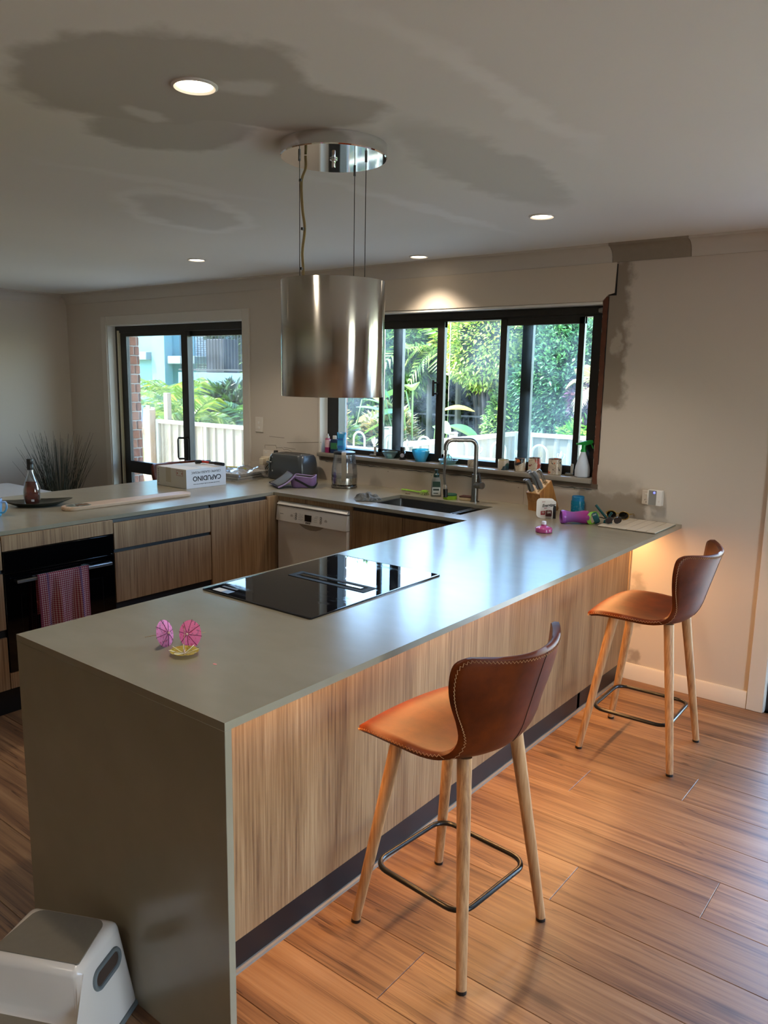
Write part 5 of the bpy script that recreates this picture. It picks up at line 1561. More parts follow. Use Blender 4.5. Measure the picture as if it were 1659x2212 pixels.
t = Thing('lemon_juicer', 'pale green glass lemon juicer behind the tap hose', 'juicer', (-1.510, 3.160, SZ))
gm = m_clear('mint_glass', (0.68, 0.94, 0.86), 0.22, 0.1)
bm = nb(); lathe(bm, [(0.040, 0.0), (0.046, 0.003), (0.060, 0.022), (0.066, 0.030), (0.062, 0.032), (0.045, 0.014), (0.035, 0.012)], 40); t.p('dish', bm, gm)
bm = nb(); n = 48
loft(bm, [[(r * (1 + 0.12 * math.cos(12 * 2 * PI * i / n)) * math.cos(2 * PI * i / n), r * (1 + 0.12 * math.cos(12 * 2 * PI * i / n)) * math.sin(2 * PI * i / n), z) for i in range(n)] for r, z in ((0.032, 0.013), (0.028, 0.030), (0.018, 0.050), (0.006, 0.064), (0.002, 0.066))]); t.p('cone', bm, gm)
def tumbler(label, x, y, r, h, cols, seed, name='ceramic_tumbler'):
    m = NT('glaze_%d' % seed)
    o = m.mp(loc=(seed * 1.7, seed * 0.9, seed * 2.3))
    a = m.noise(16, 3, 0.5, v=o, dist=0.6); b = m.noise(20, 2, 0.5, v=m.mp(loc=(seed, 5 + seed, 1)), dist=1.0); ln = m.math('ABSOLUTE', m.math('SUBTRACT', m.noise(14, 2, 0.5, v=o, dist=1.4), 0.5))
    c = m.mix(m.step(a, 0.57, 0.585), lin('b7a894'), lin(cols[0]))
    c = m.mix(m.step(b, 0.60, 0.615), c, lin(cols[1]))
    c = m.mix(m.math('SUBTRACT', 1.0, m.step(ln, 0.006, 0.012)), c, lin(cols[2]))
    m.col(c).set(rough=0.3)
    t = Thing(name, label, 'tumbler', (x, y, SZ), 0, 'painted ceramic tumblers')
    bm = nb(); lathe(bm, [(r * 0.93, 0.0), (r, 0.003), (r * 1.0, h * 0.45), (r * 0.98, h - 0.003), (r * 0.96, h), (r * 0.88, h - 0.002), (r * 0.86, 0.008)], 32); t.p('body', bm, m.m)
    bm = nb(); lathe(bm, [(r * 0.985, h - 0.002), (r * 0.965, h + 0.0012), (r * 0.89, h + 0.0005)], 32, capa=False, capb=False); t.p('rim', bm, plain('rim_%d' % seed, cols[3], 0.3))
    return t
tumbler('smallest pale ceramic cup half hidden behind the tap', -1.327, 3.160, 0.030, 0.042, ('a89684', '8f6f58', '4a4038', 'b3a28f'), 3)
tumbler('short ceramic tumbler with a blue green band', -1.103, 3.158, 0.034, 0.062, ('2f4a56', '3a5a4a', '38423e', 'b8a878'), 6)
tumbler('ceramic tumbler with dark blobs and an orange spot', -0.990, 3.162, 0.035, 0.078, ('20242c', 'c0662c', '403a36', '1f2a48'), 9)
tumbler('ceramic tumbler with a dark red stripe behind the knives', -0.897, 3.168, 0.038, 0.088, ('a5402e', '7c2430', '4b4238', '3a2a28'), 12)
tumbler('ceramic tumbler with black brush lines and red patch', -0.764, 3.170, 0.040, 0.092, ('b4532f', 'a9998a', '151514', '40302a'), 15)
t = Thing('spray_bottle', 'white translucent spray bottle with a bright green trigger head', 'spray bottle', (-0.592, 3.168, SZ), math.atan2(0.45, 0.9))
SPW = plain('spray_white', 'cfd6e2', 0.4, 0.02, trans=0.25)
bm = nb(); lathe(bm, [(0.036, 0.0), (0.0425, 0.006), (0.0435, 0.040), (0.040, 0.062), (0.026, 0.108), (0.0155, 0.142), (0.0150, 0.150)], 32); t.p('bottle', bm, SPW)
GRN = plain('trigger_green', '0f8a34', 0.3, 0.05)
bm = nb(); lathe(bm, [(0.0165, 0.146), (0.0170, 0.152), (0.0125, 0.166), (0.0125, 0.186)], 20); hd_ = t.p('collar', bm, GRN)
bm = nb(); prism(bm, [(-0.034, 0.186), (-0.030, 0.196), (0.0, 0.206), (0.030, 0.214), (0.048, 0.214), (0.052, 0.200), (0.040, 0.192), (0.014, 0.184)], -0.0105, 0.0105, 'y', 0.002); t.p('head', bm, GRN, hd_)
bm = nb(); prism(bm, [(0.034, 0.196), (0.044, 0.194), (0.052, 0.178), (0.055, 0.166), (0.050, 0.166), (0.042, 0.182)], -0.005, 0.005, 'y'); t.p('trigger', bm, GRN, hd_)
bm = nb(); cyl(bm, (-0.034, 0, 0.191), (-0.042, 0, 0.188), 0.006); t.p('nozzle', bm, GRN, hd_)

# ---------------------------------------------------------------- left worktop
# carton
t = Thing('carton', 'white tile carton printed with upside down lettering', 'carton', (-3.032, 2.300, H), math.radians(-1.5))
CART = plain('carton_white', 'c9c3bb', 0.7, 0.03, 8)
bm = nb(); box(bm, (-0.165, -0.163, 0.0), (0.165, 0.163, 0.128), 0.0015); bx_ = t.p('box', bm, CART)
bm = nb(); box(bm, (-0.1656, -0.028, 0.1281), (0.1656, 0.028, 0.1286)); box(bm, (-0.028 - 0.03, -0.1636, 0.03), (0.028 - 0.03, -0.1631, 0.1281)); t.p('packing_tape', bm, plain('tape', 'b3a58f', 0.3, 0.05), bx_)
bm = nb(); box(bm, (0.1642, -0.163, 0.001), (0.1654, 0.163, 0.127)); t.p('printed_face', bm, plain('carton_bright', 'd9d9dd', 0.6, 0.02), bx_)
PB = plain('print_black', '17171c', 0.6, 0)
def face(y, z):
    return basis((0.1657, y, z), (0, -1, 0), (0, 0, -1))
text('CAPUDINO', 0.046, PB, bx_, face(0.005, 0.064), bold=0.0008, sx=0.98)
text('CERAMIC GLAZED MOSAIC', 0.0215, plain('print_mid', '33333a', 0.6, 0), bx_, face(-0.002, 0.104), sx=0.92)
text('Dimensionally stable tiles for walls and floors in wet rooms', 0.0095, plain('print_mid', '33333a', 0.6, 0), bx_, face(0.0, 0.026), sx=0.95)
bm = nb(); slab(bm, [0.058, 0.0605, 0.1275, 0.130], [0.082, 0.084, 0.114, 0.116], lambda i, j: not (i == 1 and j == 1), -0.1636, -0.1631, 'y'); box(bm, (0.066, -0.1636, 0.092), (0.074, -0.1631, 0.104)); box(bm, (0.115, -0.1636, 0.092), (0.122, -0.1631, 0.104)); t.p('red_stamp', bm, plain('stamp_red', '9c4a3c', 0.6, 0), bx_)
bm = nb()
for i in range(7):
    box(bm, (-0.150, -0.1636, 0.020 + i * 0.014), (-0.138, -0.1631, 0.028 + i * 0.014))
t.p('side_marks', bm, plain('print_grey2', '7c766e', 0.6, 0), bx_)
# hammer
t = Thing('hammer', 'claw hammer with a red and black grip on top of the carton', 'hammer', (-3.0, 2.42, H + 0.129), 0.0)
bm = nb(); tube(bm, [(-0.06, 0.0, 0.016), (0.02, 0.002, 0.015)], 0.008, 8); t.p('shaft', bm, plain('grip_red', 'b4301f', 0.4))
bm = nb(); tube(bm, bez([(0.015, 0.002, 0.015), (0.06, 0.003, 0.016), (0.12, 0.004, 0.015), (0.155, 0.006, 0.014)], 5), [0.009] * 6 + [0.012] * 10, 8); t.p('grip', bm, BLK)
bm = nb(); cyl(bm, (-0.078, -0.045, 0.016), (-0.070, -0.012, 0.016), 0.0135); cyl(bm, (-0.072, -0.015, 0.016), (-0.066, 0.02, 0.016), 0.010); prism(bm, [(-0.076, 0.018), (-0.056, 0.018), (-0.050, 0.06), (-0.055, 0.068), (-0.060, 0.03), (-0.066, 0.03), (-0.072, 0.066), (-0.078, 0.058)], 0.009, 0.022, 'z', 0.001); t.p('head', bm, plain('hammer_steel', '2c2a29', 0.35, metal=0.8))
# bag of mosaic sheets
t = Thing('mosaic_bag', 'clear plastic bag of white mosaic sheets right of the carton', 'tile bag', (-3.06, 2.76, H), math.radians(8))
WT = plain('mosaic_white', 'cbc5bd', 0.25, 0.04)
for k in range(3):
    bm = nb(); box(bm, (-0.14, -0.17, 0.002 + k * 0.017), (0.125, 0.15, 0.014 + k * 0.017)); t.p('sheet', xf(bm, (0, 0, 0), (0.0, 0.03, 0)), plain('sheet_edge', '8e867b', 0.8))
for i in range(4):
    for j in range(5):
        x, y = -0.138 + i * 0.066, -0.168 + j * 0.064
        bm = nb(); box(bm, (x + 0.001, y + 0.001, 0.0485), (x + 0.064, y + 0.062, 0.055), 0.001); t.p('tile', xf(bm, (0, 0, 0), (0.0, 0.03, 0)), WT)
bm = nb()
random.seed(3)
jit = [[random.uniform(-0.006, 0.008) for _ in range(20)] for _ in range(20)]
def film(a, b):
    e = max(abs(a - 0.5), abs(b - 0.5)) * 2
    z = 0.066 if e < 0.72 else 0.066 * max(0.0, 1 - (e - 0.72) / 0.28) ** 0.8
    return Vector(((a - 0.5) * 0.36, (b - 0.5) * 0.44 + 0.01, max(0.004, z + jit[int(a * 19)][int(b * 19)] * (1.2 if e < 0.98 else 0.2) + 0.010 * math.sin(17 * a + 11 * b))))
surf(bm, film, 20, 20)
tt = NT('plastic_film'); tr_ = tt.n('ShaderNodeBsdfTransparent'); tr_.inputs[0].default_value = (0.95, 0.96, 0.97, 1); gl2 = tt.n('ShaderNodeBsdfGlossy'); gl2.inputs['Roughness'].default_value = 0.12
lw = tt.n('ShaderNodeLayerWeight'); lw.inputs[0].default_value = 0.35; mx_ = tt.n('ShaderNodeMixShader'); tt.l(tt.rng(lw.outputs[1], 0, 1, 0.10, 0.7), mx_.inputs[0]); tt.l(tr_.outputs[0], mx_.inputs[1]); tt.l(gl2.outputs[0], mx_.inputs[2]); tt.l(mx_.outputs[0], tt.out.inputs[0])
t.p('plastic_bag', bm, tt.m, ang=20)
bm = nb(); tube(bm, [(-0.15, -0.02, 0.072), (-0.05, -0.01, 0.078), (0.06, 0.0, 0.071)], 0.004, 5); t.p('yellow_tie', bm, plain('tie_yellow', 'b8b43a', 0.5))
# serving board
t = Thing('serving_board', 'long pale timber serving board with a resin inlaid end', 'board', (-2.684, 1.58, H), math.radians(-2.2))
bm = nb()
pl_ = [(x, y) for x, y in rrect(0.118, 0.82, 0.052, 7)]
loft(bm, [[(x, y, 0.0) for x, y in rrect(0.110, 0.812, 0.048, 7)], [(x, y, 0.005) for x, y in pl_], [(x, y, 0.017) for x, y in pl_], [(x, y, 0.021) for x, y in rrect(0.111, 0.813, 0.048, 7)]])
t.p('board', bm, m_veneer('board_wood', 1.0, 'y', ('a08265', 'b3957a', 'bfa389', 'cbb39b')))
t3 = NT('resin'); t3.col(t3.ramp(t3.noise(22, 3, dist=1.5), [(0.35, lin('3d5558')), (0.5, lin('6d7d78')), (0.62, lin('9a9c90'))])).set(rough=0.06)
bm = nb(); loft(bm, [[(x, y, z) for x, y in [(0.050 * math.cos(a) * (1 + 0.10 * math.sin(3 * a)), -0.320 + 0.080 * math.sin(a) * (1 + 0.2 * math.cos(2 * a))) for a in [2 * PI * i / 24 for i in range(24)]]] for z in (0.0205, 0.0216)]); rs = t.p('resin_inlay', bm, t3.m)
bm = nb(); loft(bm, [[(0.004 + 0.024 * math.cos(a), -0.300 + 0.040 * math.sin(a), z) for a in [2 * PI * i / 20 for i in range(20)]] for z in (0.0214, 0.0219)]); t.p('burl', bm, plain('burl_brown', '6b4226', 0.2, 0.2, 60), rs)
# leaf shaped dish and bottle
t = Thing('leaf_dish', 'dark boat shaped dish under the cognac bottle', 'dish', (-2.955, 1.165, H), math.radians(62))
bm = nb()
def leafp(a, k, z):
    w = 0.185 * math.cos(a); h = 0.105 * math.sin(a) * (1 - 0.25 * abs(math.cos(a)))
    return (w * k, h * k, z + (0.012 * abs(math.cos(a)) ** 3 if k > 0.7 else 0))
A = [2 * PI * i / 40 for i in range(40)]
loft(bm, [[leafp(a, 0.55, 0.0) for a in A], [leafp(a, 0.8, 0.008) for a in A], [leafp(a, 1.0, 0.024) for a in A], [leafp(a, 0.97, 0.0255) for a in A], [leafp(a, 0.78, 0.012) for a in A], [leafp(a, 0.5, 0.005) for a in A]])
t.p('dish', bm, plain('dish_dark', '2b2a22', 0.25, 0.3, 14))
t = Thing('cognac_bottle', 'pear shaped cognac bottle with a black capsule on the dark dish', 'bottle', (-2.985, 1.150, H + 0.0065), math.atan2(0.62, 0.78))
pr = [(0.030, 0.0), (0.040, 0.004), (0.046, 0.035), (0.048, 0.060), (0.046, 0.085), (0.037, 0.120), (0.024, 0.155), (0.0165, 0.180), (0.0150, 0.205)]
bm = nb(); lathe(bm, pr + [(max(0.002, r - 0.004), z + (0.006 if z < 0.01 else 0)) for r, z in pr[::-1]], 36, sy=0.72); gl_ = t.p('glass', bm, m_clear('clear_glass', (0.97, 0.98, 0.99), 0.02, 0.02, 0.6))
bm = nb(); lathe(bm, [(0.025, 0.0065)] + [(r - 0.0043, z) for r, z in pr[1:5]] + [(0.0300, 0.130)], 36, sy=0.72); t.p('cognac', bm, m_clear('cognac', (0.42, 0.075, 0.015), 0.22), gl_)
bm = nb(); lathe(bm, [(0.0172, 0.196), (0.0178, 0.198), (0.0178, 0.224), (0.0165, 0.226), (0.0165, 0.229), (0.0178, 0.231), (0.0178, 0.254), (0.0165, 0.257)], 24); t.p('capsule', bm, BLK)
bm = nb(); box(bm, (0.010, -0.0345, 0.020), (0.026, -0.0325, 0.032)); t.p('small_label', bm, plain('label_white', 'b9bcc4', 0.5), gl_)
# mug
t = Thing('mug', 'light blue ombre mug at the left edge of the picture', 'mug', (-2.805, 0.845, H), math.atan2(0.62, 0.78))
m4 = NT('ombre_glaze'); m4.col(m4.ramp(m4.rng(m4.xyz()[2], 0, 0.09, 0, 1), [(0.0, lin('3f93b0')), (0.5, lin('6c9fc8')), (1.0, lin('8fa9d6'))])).set(rough=0.25)
bm = nb(); lathe(bm, [(0.034, 0.0), (0.038, 0.004), (0.043, 0.05), (0.045, 0.09), (0.0435, 0.092), (0.041, 0.089), (0.038, 0.012)], 32); t.p('cup', bm, m4.m)
bm = nb(); tube(bm, bez([(0.042, 0, 0.074), (0.066, 0, 0.074), (0.070, 0, 0.045), (0.056, 0, 0.022), (0.039, 0, 0.020)], 6), 0.0055, 8); t.p('handle', bm, m4.m)
bm = nb(); tube(bm, bez([(-0.03, 0.01, 0.015), (0.005, 0.0, 0.08), (0.012, 0.0, 0.115)], 5), [0.004] * 8 + [0.009] * 3, 6); one('spoon', 'dark spoon handle standing in the blue mug', 'spoon', xf(bm, t.o.location, (0, 0, math.atan2(0.62, 0.78))), BLK)
# tea towel over the oven handle
t = Thing('tea_towel', 'red and white checked tea towel hanging over the oven handle', 'tea towel', (-2.33, 0.944, 0.43))
def towel(a, b):
    y = (a - 0.5) * 0.272
    f = 0.010 * math.sin(a * 17) + 0.006 * math.sin(a * 31 + 2)
    if b < 0.42:                       # back drop
        k = b / 0.42
        return Vector((-0.014 + 0.002 * math.sin(a * 17), y, 0.06 + 0.192 * k))
    if b < 0.52:                       # over the bar
        k = (b - 0.42) / 0.10 * PI
        return Vector((0.0 - 0.010 * math.cos(k), y, 0.254 + 0.010 * math.sin(k)))
    k = (b - 0.52) / 0.48
    return Vector((0.010 + 0.006 * k + f * min(1, k * 2.2) + 0.010 * k, y * (1 + 0.04 * k) + 0.006 * math.sin(a * 17 + 1.5) * k - 0.010 * k, 0.254 - 0.385 * k + 0.012 * a))
bm = nb(); surf(bm, towel, 44, 60); bmesh.ops.solidify(bm, geom=bm.faces[:], thickness=0.0015); t.p('cloth', bm, m_check(), ang=80)

# ---------------------------------------------------------------- step stool
u, wv = Vector((0.897, 0.441, 0)), Vector((0.441, -0.897, 0))
st = Thing('step_stool', 'white plastic two step stool with grey pads against the waterfall end', 'step stool', (-0.517, -0.103, 0), math.atan2(0.441, 0.897))
# local x = along the width, local -y = towards the front
WP2 = plain('stool_white', 'cfc7c0', 0.22, 0.02); PADG = plain('stool_pad', '6f675a', 0.8, 0.08, 40, 0.25)
bm = nb()
prf = [(0.048, 0.0), (0.030, 0.252), (-0.160, 0.252), (-0.178, 0.120), (-0.330, 0.120), (-0.352, 0.0)]
loops = []
for s in (-1, 1):
    loops.append([(s * (0.166 - 0.150 * z), y, z) for y, z in prf])
rows = loft(bm, loops)
bmesh.ops.bevel(bm, geom=[e for e in bm.edges if min(v.co.z for v in e.verts) > 0.0 or abs(e.verts[0].co.z - e.verts[1].co.z) > 0.05], offset=0.022, segments=5, profile=0.5, affect='EDGES')
bdy = st.p('body', bm, WP2, ang=60)
def pad(y0, y1, hw0, hw1, z, r=0.03):
    bm = nb()
    pts = []
    for cx, cy, a0, rr in ((hw1 - r, y1 - r, 0, r), (-hw1 + r, y1 - r, 90, r), (-hw0 + 0.006, y0 + 0.006, 180, 0.006), (hw0 - 0.006, y0 + 0.006, 270, 0.006)):
        for i in range(6):
            a = math.radians(a0 + 90 * i / 5)
            pts.append((cx + rr * math.cos(a), cy + rr * math.sin(a)))
    prism(bm, pts, z - 0.002, z + 0.0025, 'z')
    return bm
st.p('step_pad', pad(-0.142, 0.012, 0.118, 0.104, 0.252), PADG, bdy)
st.p('step_pad', pad(-0.312, -0.186, 0.132, 0.122, 0.120, 0.012), PADG, bdy)
GRIPC = plain('grip_grey', '5f6668', 0.5, 0.04)
for s in (-1, 1):
    ring = [(0.0 + 0.0, 0.0)]
    pts = []
    for y, z in [(-0.056 + a, 0.176 + b) for a, b in rrect(0.112, 0.046, 0.0229, 7)]:
        pts.append((s * (0.166 - 0.150 * z + 0.0015), y, z))
    bm = nb(); tube(bm, pts, 0.0062, 8, True); g_ = st.p('grip_ring', bm, GRIPC, bdy)
    bm = nb(); loft(bm, [[Vector(p) + Vector((s * k, 0, 0)) for p in pts] for k in (-0.002, 0.0008)]); st.p('grip_hole', bm, plain('grip_inside', '3a2a20', 0.7), g_)
bm = nb(); loft(bm, [[(s * (0.168 + k), y, z) for s, y in ((-1, -0.354 - k), (1, -0.354 - k), (1, 0.050 + k), (-1, 0.050 + k))] for k, z in ((0.002, 0.0), (0.003, 0.006), (0.0, 0.014))]); st.p('base_rim', bm, GRIPC, bdy)

# ---------------------------------------------------------------- beyond the left worktop
t = Thing('dining_table', 'grey topped dining table beyond the left worktop', 'table', (-4.52, 1.10, 0.0))
bm = nb(); loft(bm, [[(x, y, z) for x, y in rrect(1.21, 1.93, 0.04, 4, 0, 0)] for z in (0.722, 0.75)]); t.p('tabletop', bm, plain('table_grey', 'a7a29b', 0.35, 0.04))
for sx in (-1, 1):
    for sy in (-1, 1):
        t.p('leg', box(nb(), (sx * 0.5 - 0.03, sy * 0.85 - 0.03, 0.0), (sx * 0.5 + 0.03, sy * 0.85 + 0.03, 0.7215), 0.003), plain('table_leg', '3a3632', 0.5))
t = Thing('potted_grass', 'tall dark ornamental grass in a pot in the far left corner', 'plant', (-5.52, 2.74, 0.0))
bm = nb(); lathe(bm, [(0.12, 0.0), (0.13, 0.005), (0.16, 0.29), (0.165, 0.30), (0.15, 0.30), (0.145, 0.27)], 28); t.p('pot', bm, plain('pot_dark', '2a2826', 0.6))
random.seed(21)
bm = nb()
for i in range(210):
    a = random.uniform(0, 2 * PI); r0 = random.uniform(0, 0.12); lean_ = random.uniform(0.02, 0.26) * (1.0 if random.random() < 0.75 else 1.35); h = random.uniform(0.50, 0.86)
    c_, s_ = math.cos(a), math.sin(a)
    b0 = Vector((r0 * c_, r0 * s_, 0.268))
    pts = []
    droop = random.uniform(0, 0.10) if random.random() < 0.3 else 0
    for k in range(7):
        f = k / 6
        pts.append(b0 + Vector((c_ * lean_ * f ** 1.5, s_ * lean_ * f ** 1.5, h * f - droop * f ** 3)))
    tube(bm, pts, [0.0032 * (1 - 0.85 * (k / 6)) + 0.0004 for k in range(7)], 3)
q = t.p('grass_blades', bm, m_leaf('grass_dark', ('1f2016', '2c2c1e', '3b3826', '4b4630'), 0.1, 0.6)); q['kind'] = 'stuff'

# ================================================================ outdoors
GZ = -0.60
bm = nb(); box(bm, (-40, 3.372, GZ - 0.2), (20, 8.62, GZ)); struct('patio', bm, plain('patio_concrete', 'd2ccc0', 0.8, 0.08, 3), label='pale concrete yard outside the windows')
bm = nb(); box(bm, (-60, 8.62, GZ - 0.2), (40, 60, GZ - 0.01)); struct('lawn', bm, plain('lawn_green', '6f8f3e', 0.9, 0.3, 6), label='sunlit lawn beyond the fences')
bm = nb(); box(bm, (-60, -30, GZ - 0.25), (40, 3.372, GZ - 0.02)); struct('ground', bm, plain('ground_pale', 'a59c8c', 0.9, 0.1, 2))

def leafmesh(n, shape, ln, wd, rnd, up=0.3):
    """n folded leaves; shape(rnd) gives (point, outward)"""
    V, F = [], []
    for i in range(n):
        p, o = shape(rnd)
        d = Vector((o.x + rnd.uniform(-0.9, 0.9), o.y + rnd.uniform(-0.9, 0.9), o.z + rnd.uniform(-0.9, 0.9) + up * 0.3)).normalized()
        nn = Vector((rnd.uniform(-0.6, 0.6), rnd.uniform(-0.6, 0.6) - 0.3, 1)).normalized()
        s = d.cross(nn)
        if s.length < 0.1:
            continue
        s.normalize()
        L = ln * rnd.uniform(0.6, 1.25); w_ = wd * rnd.uniform(0.7, 1.2)
        m = p + d * L * 0.45 - nn * L * 0.02
        k = len(V)
        V += [p, m + s * w_ * 0.5, p + d * L - nn * L * 0.15, m - s * w_ * 0.5]
        F.append((k, k + 1, k + 2, k + 3))
    me = bpy.data.meshes.new('foliage')
    me.from_pydata([tuple(v) for v in V], [], F)
    return me

def ball(rx, ry, rz, cz, flat=0.0, clump=6, rnd0=None):
    cl = [(rnd0.uniform(0, 2 * PI), rnd0.uniform(-0.6, 1.0), rnd0.uniform(0.75, 1.1)) for _ in range(clump)]
    def f(r):
        while True:
            z = r.uniform(-1, 1); a = r.uniform(0, 2 * PI)
            if r.random() < 0.65:
                c = r.choice(cl)
                a = c[0] + r.gauss(0, 0.35); z = max(-1, min(1, c[1] + r.gauss(0, 0.22)))
            q = math.sqrt(max(0, 1 - z * z))
            k = 0.80 + 0.24 * r.random() ** 0.6 + 0.06 * math.sin(5 * a + 3 * z) + 0.05 * math.sin(9 * z)
            o = Vector((q * math.cos(a), q * math.sin(a), z))
            return Vector((o.x * rx * k, o.y * ry * k, cz + o.z * rz * k)), o
    return f

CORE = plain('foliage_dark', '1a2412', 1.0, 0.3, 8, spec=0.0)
def bush(name, label, x, y, rx, ry, z0, z1, n, leaf, cols, seed, trunk=True, cat='shrub', group='garden shrubs', core=0.70, trans=0.35):
    r = random.Random(seed)
    t = Thing(name, label, cat, (x, y, GZ), 0, group)
    cz, rz = (z0 + z1) / 2 - GZ, (z1 - z0) / 2
    me = leafmesh(n * 2, ball(rx, ry, rz, cz, rnd0=r, clump=14), leaf[0], leaf[1], r)
    me.materials.append(m_leaf('leaf_' + cols[0] + cols[-1], cols, trans))
    o = bpy.data.objects.new('foliage', me); C.objects.link(o); o.parent = t.o; o['kind'] = 'stuff'
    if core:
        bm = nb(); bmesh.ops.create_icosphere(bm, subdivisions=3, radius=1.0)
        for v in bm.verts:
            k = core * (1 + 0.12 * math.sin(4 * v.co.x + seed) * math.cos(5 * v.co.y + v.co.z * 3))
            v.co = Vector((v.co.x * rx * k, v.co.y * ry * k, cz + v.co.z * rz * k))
        t.p('foliage_core', bm, CORE)  # solid dark core added to close the gaps between the leaves
    if trunk:
        bm = nb()
        for i in range(3):
            a = r.uniform(0, 2 * PI)
            tube(bm, [(0.10 * math.cos(a), 0.10 * math.sin(a), 0.0), (0.16 * math.cos(a), 0.16 * math.sin(a), cz * 0.5), (rx * 0.4 * math.cos(a), ry * 0.4 * math.sin(a), cz)], [0.05, 0.04, 0.02], 7)
        t.p('trunk', bm, plain('bark', '3d3228', 0.9, 0.25, 20))
    return t

G_MID = ('2f4a1c', '456a28', '5f8434', '7fa049', '9cb562')
G_YEL = ('4d6b22', '6f8f2e', '93a93c', 'b3bd52', 'c9c76a')
G_BLU = ('2c4a2c', '3f6a3c', '5a8850', '7aa36a', '9bb98a')
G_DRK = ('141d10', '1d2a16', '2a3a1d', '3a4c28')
PURP = ('3c2236', '5a3050', '74405c', '8c5a6e', '4f6a3a')
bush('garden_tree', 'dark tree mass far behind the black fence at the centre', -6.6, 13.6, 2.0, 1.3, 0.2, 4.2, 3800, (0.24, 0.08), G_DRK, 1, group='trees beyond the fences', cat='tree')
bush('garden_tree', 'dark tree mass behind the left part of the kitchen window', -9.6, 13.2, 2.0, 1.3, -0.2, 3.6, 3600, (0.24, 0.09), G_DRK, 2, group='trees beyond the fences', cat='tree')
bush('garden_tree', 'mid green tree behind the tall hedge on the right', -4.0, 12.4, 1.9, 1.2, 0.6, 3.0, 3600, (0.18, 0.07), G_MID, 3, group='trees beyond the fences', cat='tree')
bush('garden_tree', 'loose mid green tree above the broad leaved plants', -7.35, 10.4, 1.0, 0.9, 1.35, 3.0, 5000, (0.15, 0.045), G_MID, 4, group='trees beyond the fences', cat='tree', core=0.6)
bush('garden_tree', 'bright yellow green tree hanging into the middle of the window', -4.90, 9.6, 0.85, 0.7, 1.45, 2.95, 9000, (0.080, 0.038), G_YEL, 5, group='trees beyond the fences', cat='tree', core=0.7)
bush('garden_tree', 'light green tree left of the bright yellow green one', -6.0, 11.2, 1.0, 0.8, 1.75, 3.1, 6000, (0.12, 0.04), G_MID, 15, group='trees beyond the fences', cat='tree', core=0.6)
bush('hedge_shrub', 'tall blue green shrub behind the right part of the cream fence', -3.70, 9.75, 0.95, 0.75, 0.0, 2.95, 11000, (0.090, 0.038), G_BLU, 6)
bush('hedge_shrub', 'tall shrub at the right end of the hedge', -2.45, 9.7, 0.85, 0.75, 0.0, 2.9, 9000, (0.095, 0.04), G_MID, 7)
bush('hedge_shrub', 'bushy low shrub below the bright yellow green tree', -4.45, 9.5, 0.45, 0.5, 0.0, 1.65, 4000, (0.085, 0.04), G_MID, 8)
bush('purple_shrub', 'purple leaved shrub in front of the hedge at the right', -3.03, 9.15, 0.42, 0.32, 1.05, 1.75, 1600, (0.10, 0.05), PURP, 9)
bush('low_shrub', 'bright green low shrub just above the fence at the right', -3.02, 9.05, 0.42, 0.30, 0.62, 1.15, 1300, (0.15, 0.05), ('3f7a1e', '5c9a2c', '86b840', 'b5cf5a'), 10)
bush('pale_shrub', 'pale variegated shrub beside the dark window mullion', -4.62, 6.55, 0.34, 0.3, 0.35, 1.25, 900, (0.15, 0.045), ('8a7d5e', 'a39a78', '6a7a48', 'c2b694', 'b0895a'), 11)
bush('croton_shrub', 'yellow and green croton at the lower left of the window', -5.25, 5.95, 0.40, 0.30, 0.35, 1.30, 700, (0.20, 0.075), ('3a5a22', '5c7d2a', '8ea63a', 'c2b23e', 'b98a34'), 12)
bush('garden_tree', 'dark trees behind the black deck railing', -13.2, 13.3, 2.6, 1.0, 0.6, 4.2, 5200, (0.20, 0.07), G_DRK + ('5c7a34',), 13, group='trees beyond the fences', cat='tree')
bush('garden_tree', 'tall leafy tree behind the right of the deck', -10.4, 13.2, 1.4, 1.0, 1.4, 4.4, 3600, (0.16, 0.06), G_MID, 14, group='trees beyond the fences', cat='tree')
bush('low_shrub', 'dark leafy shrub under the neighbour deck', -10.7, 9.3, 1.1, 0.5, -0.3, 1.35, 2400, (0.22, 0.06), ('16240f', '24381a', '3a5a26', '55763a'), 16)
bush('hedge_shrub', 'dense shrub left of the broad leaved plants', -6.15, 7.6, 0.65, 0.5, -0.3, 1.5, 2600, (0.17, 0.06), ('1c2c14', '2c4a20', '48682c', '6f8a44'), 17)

bush('hedge_shrub', 'added dark leaved shrub that stands for the shade below the palms', -6.05, 12.0, 0.95, 0.6, -0.5, 2.0, 2600, (0.18, 0.06), G_DRK, 18)  # this shrub and the next are added; their dark leaves paint the shaded gap
bush('hedge_shrub', 'added dark leaved shrub for the shade behind the broad leaved plants', -7.25, 11.75, 0.8, 0.55, -0.5, 2.1, 2600, (0.18, 0.06), G_DRK + ('4a6030',), 19)

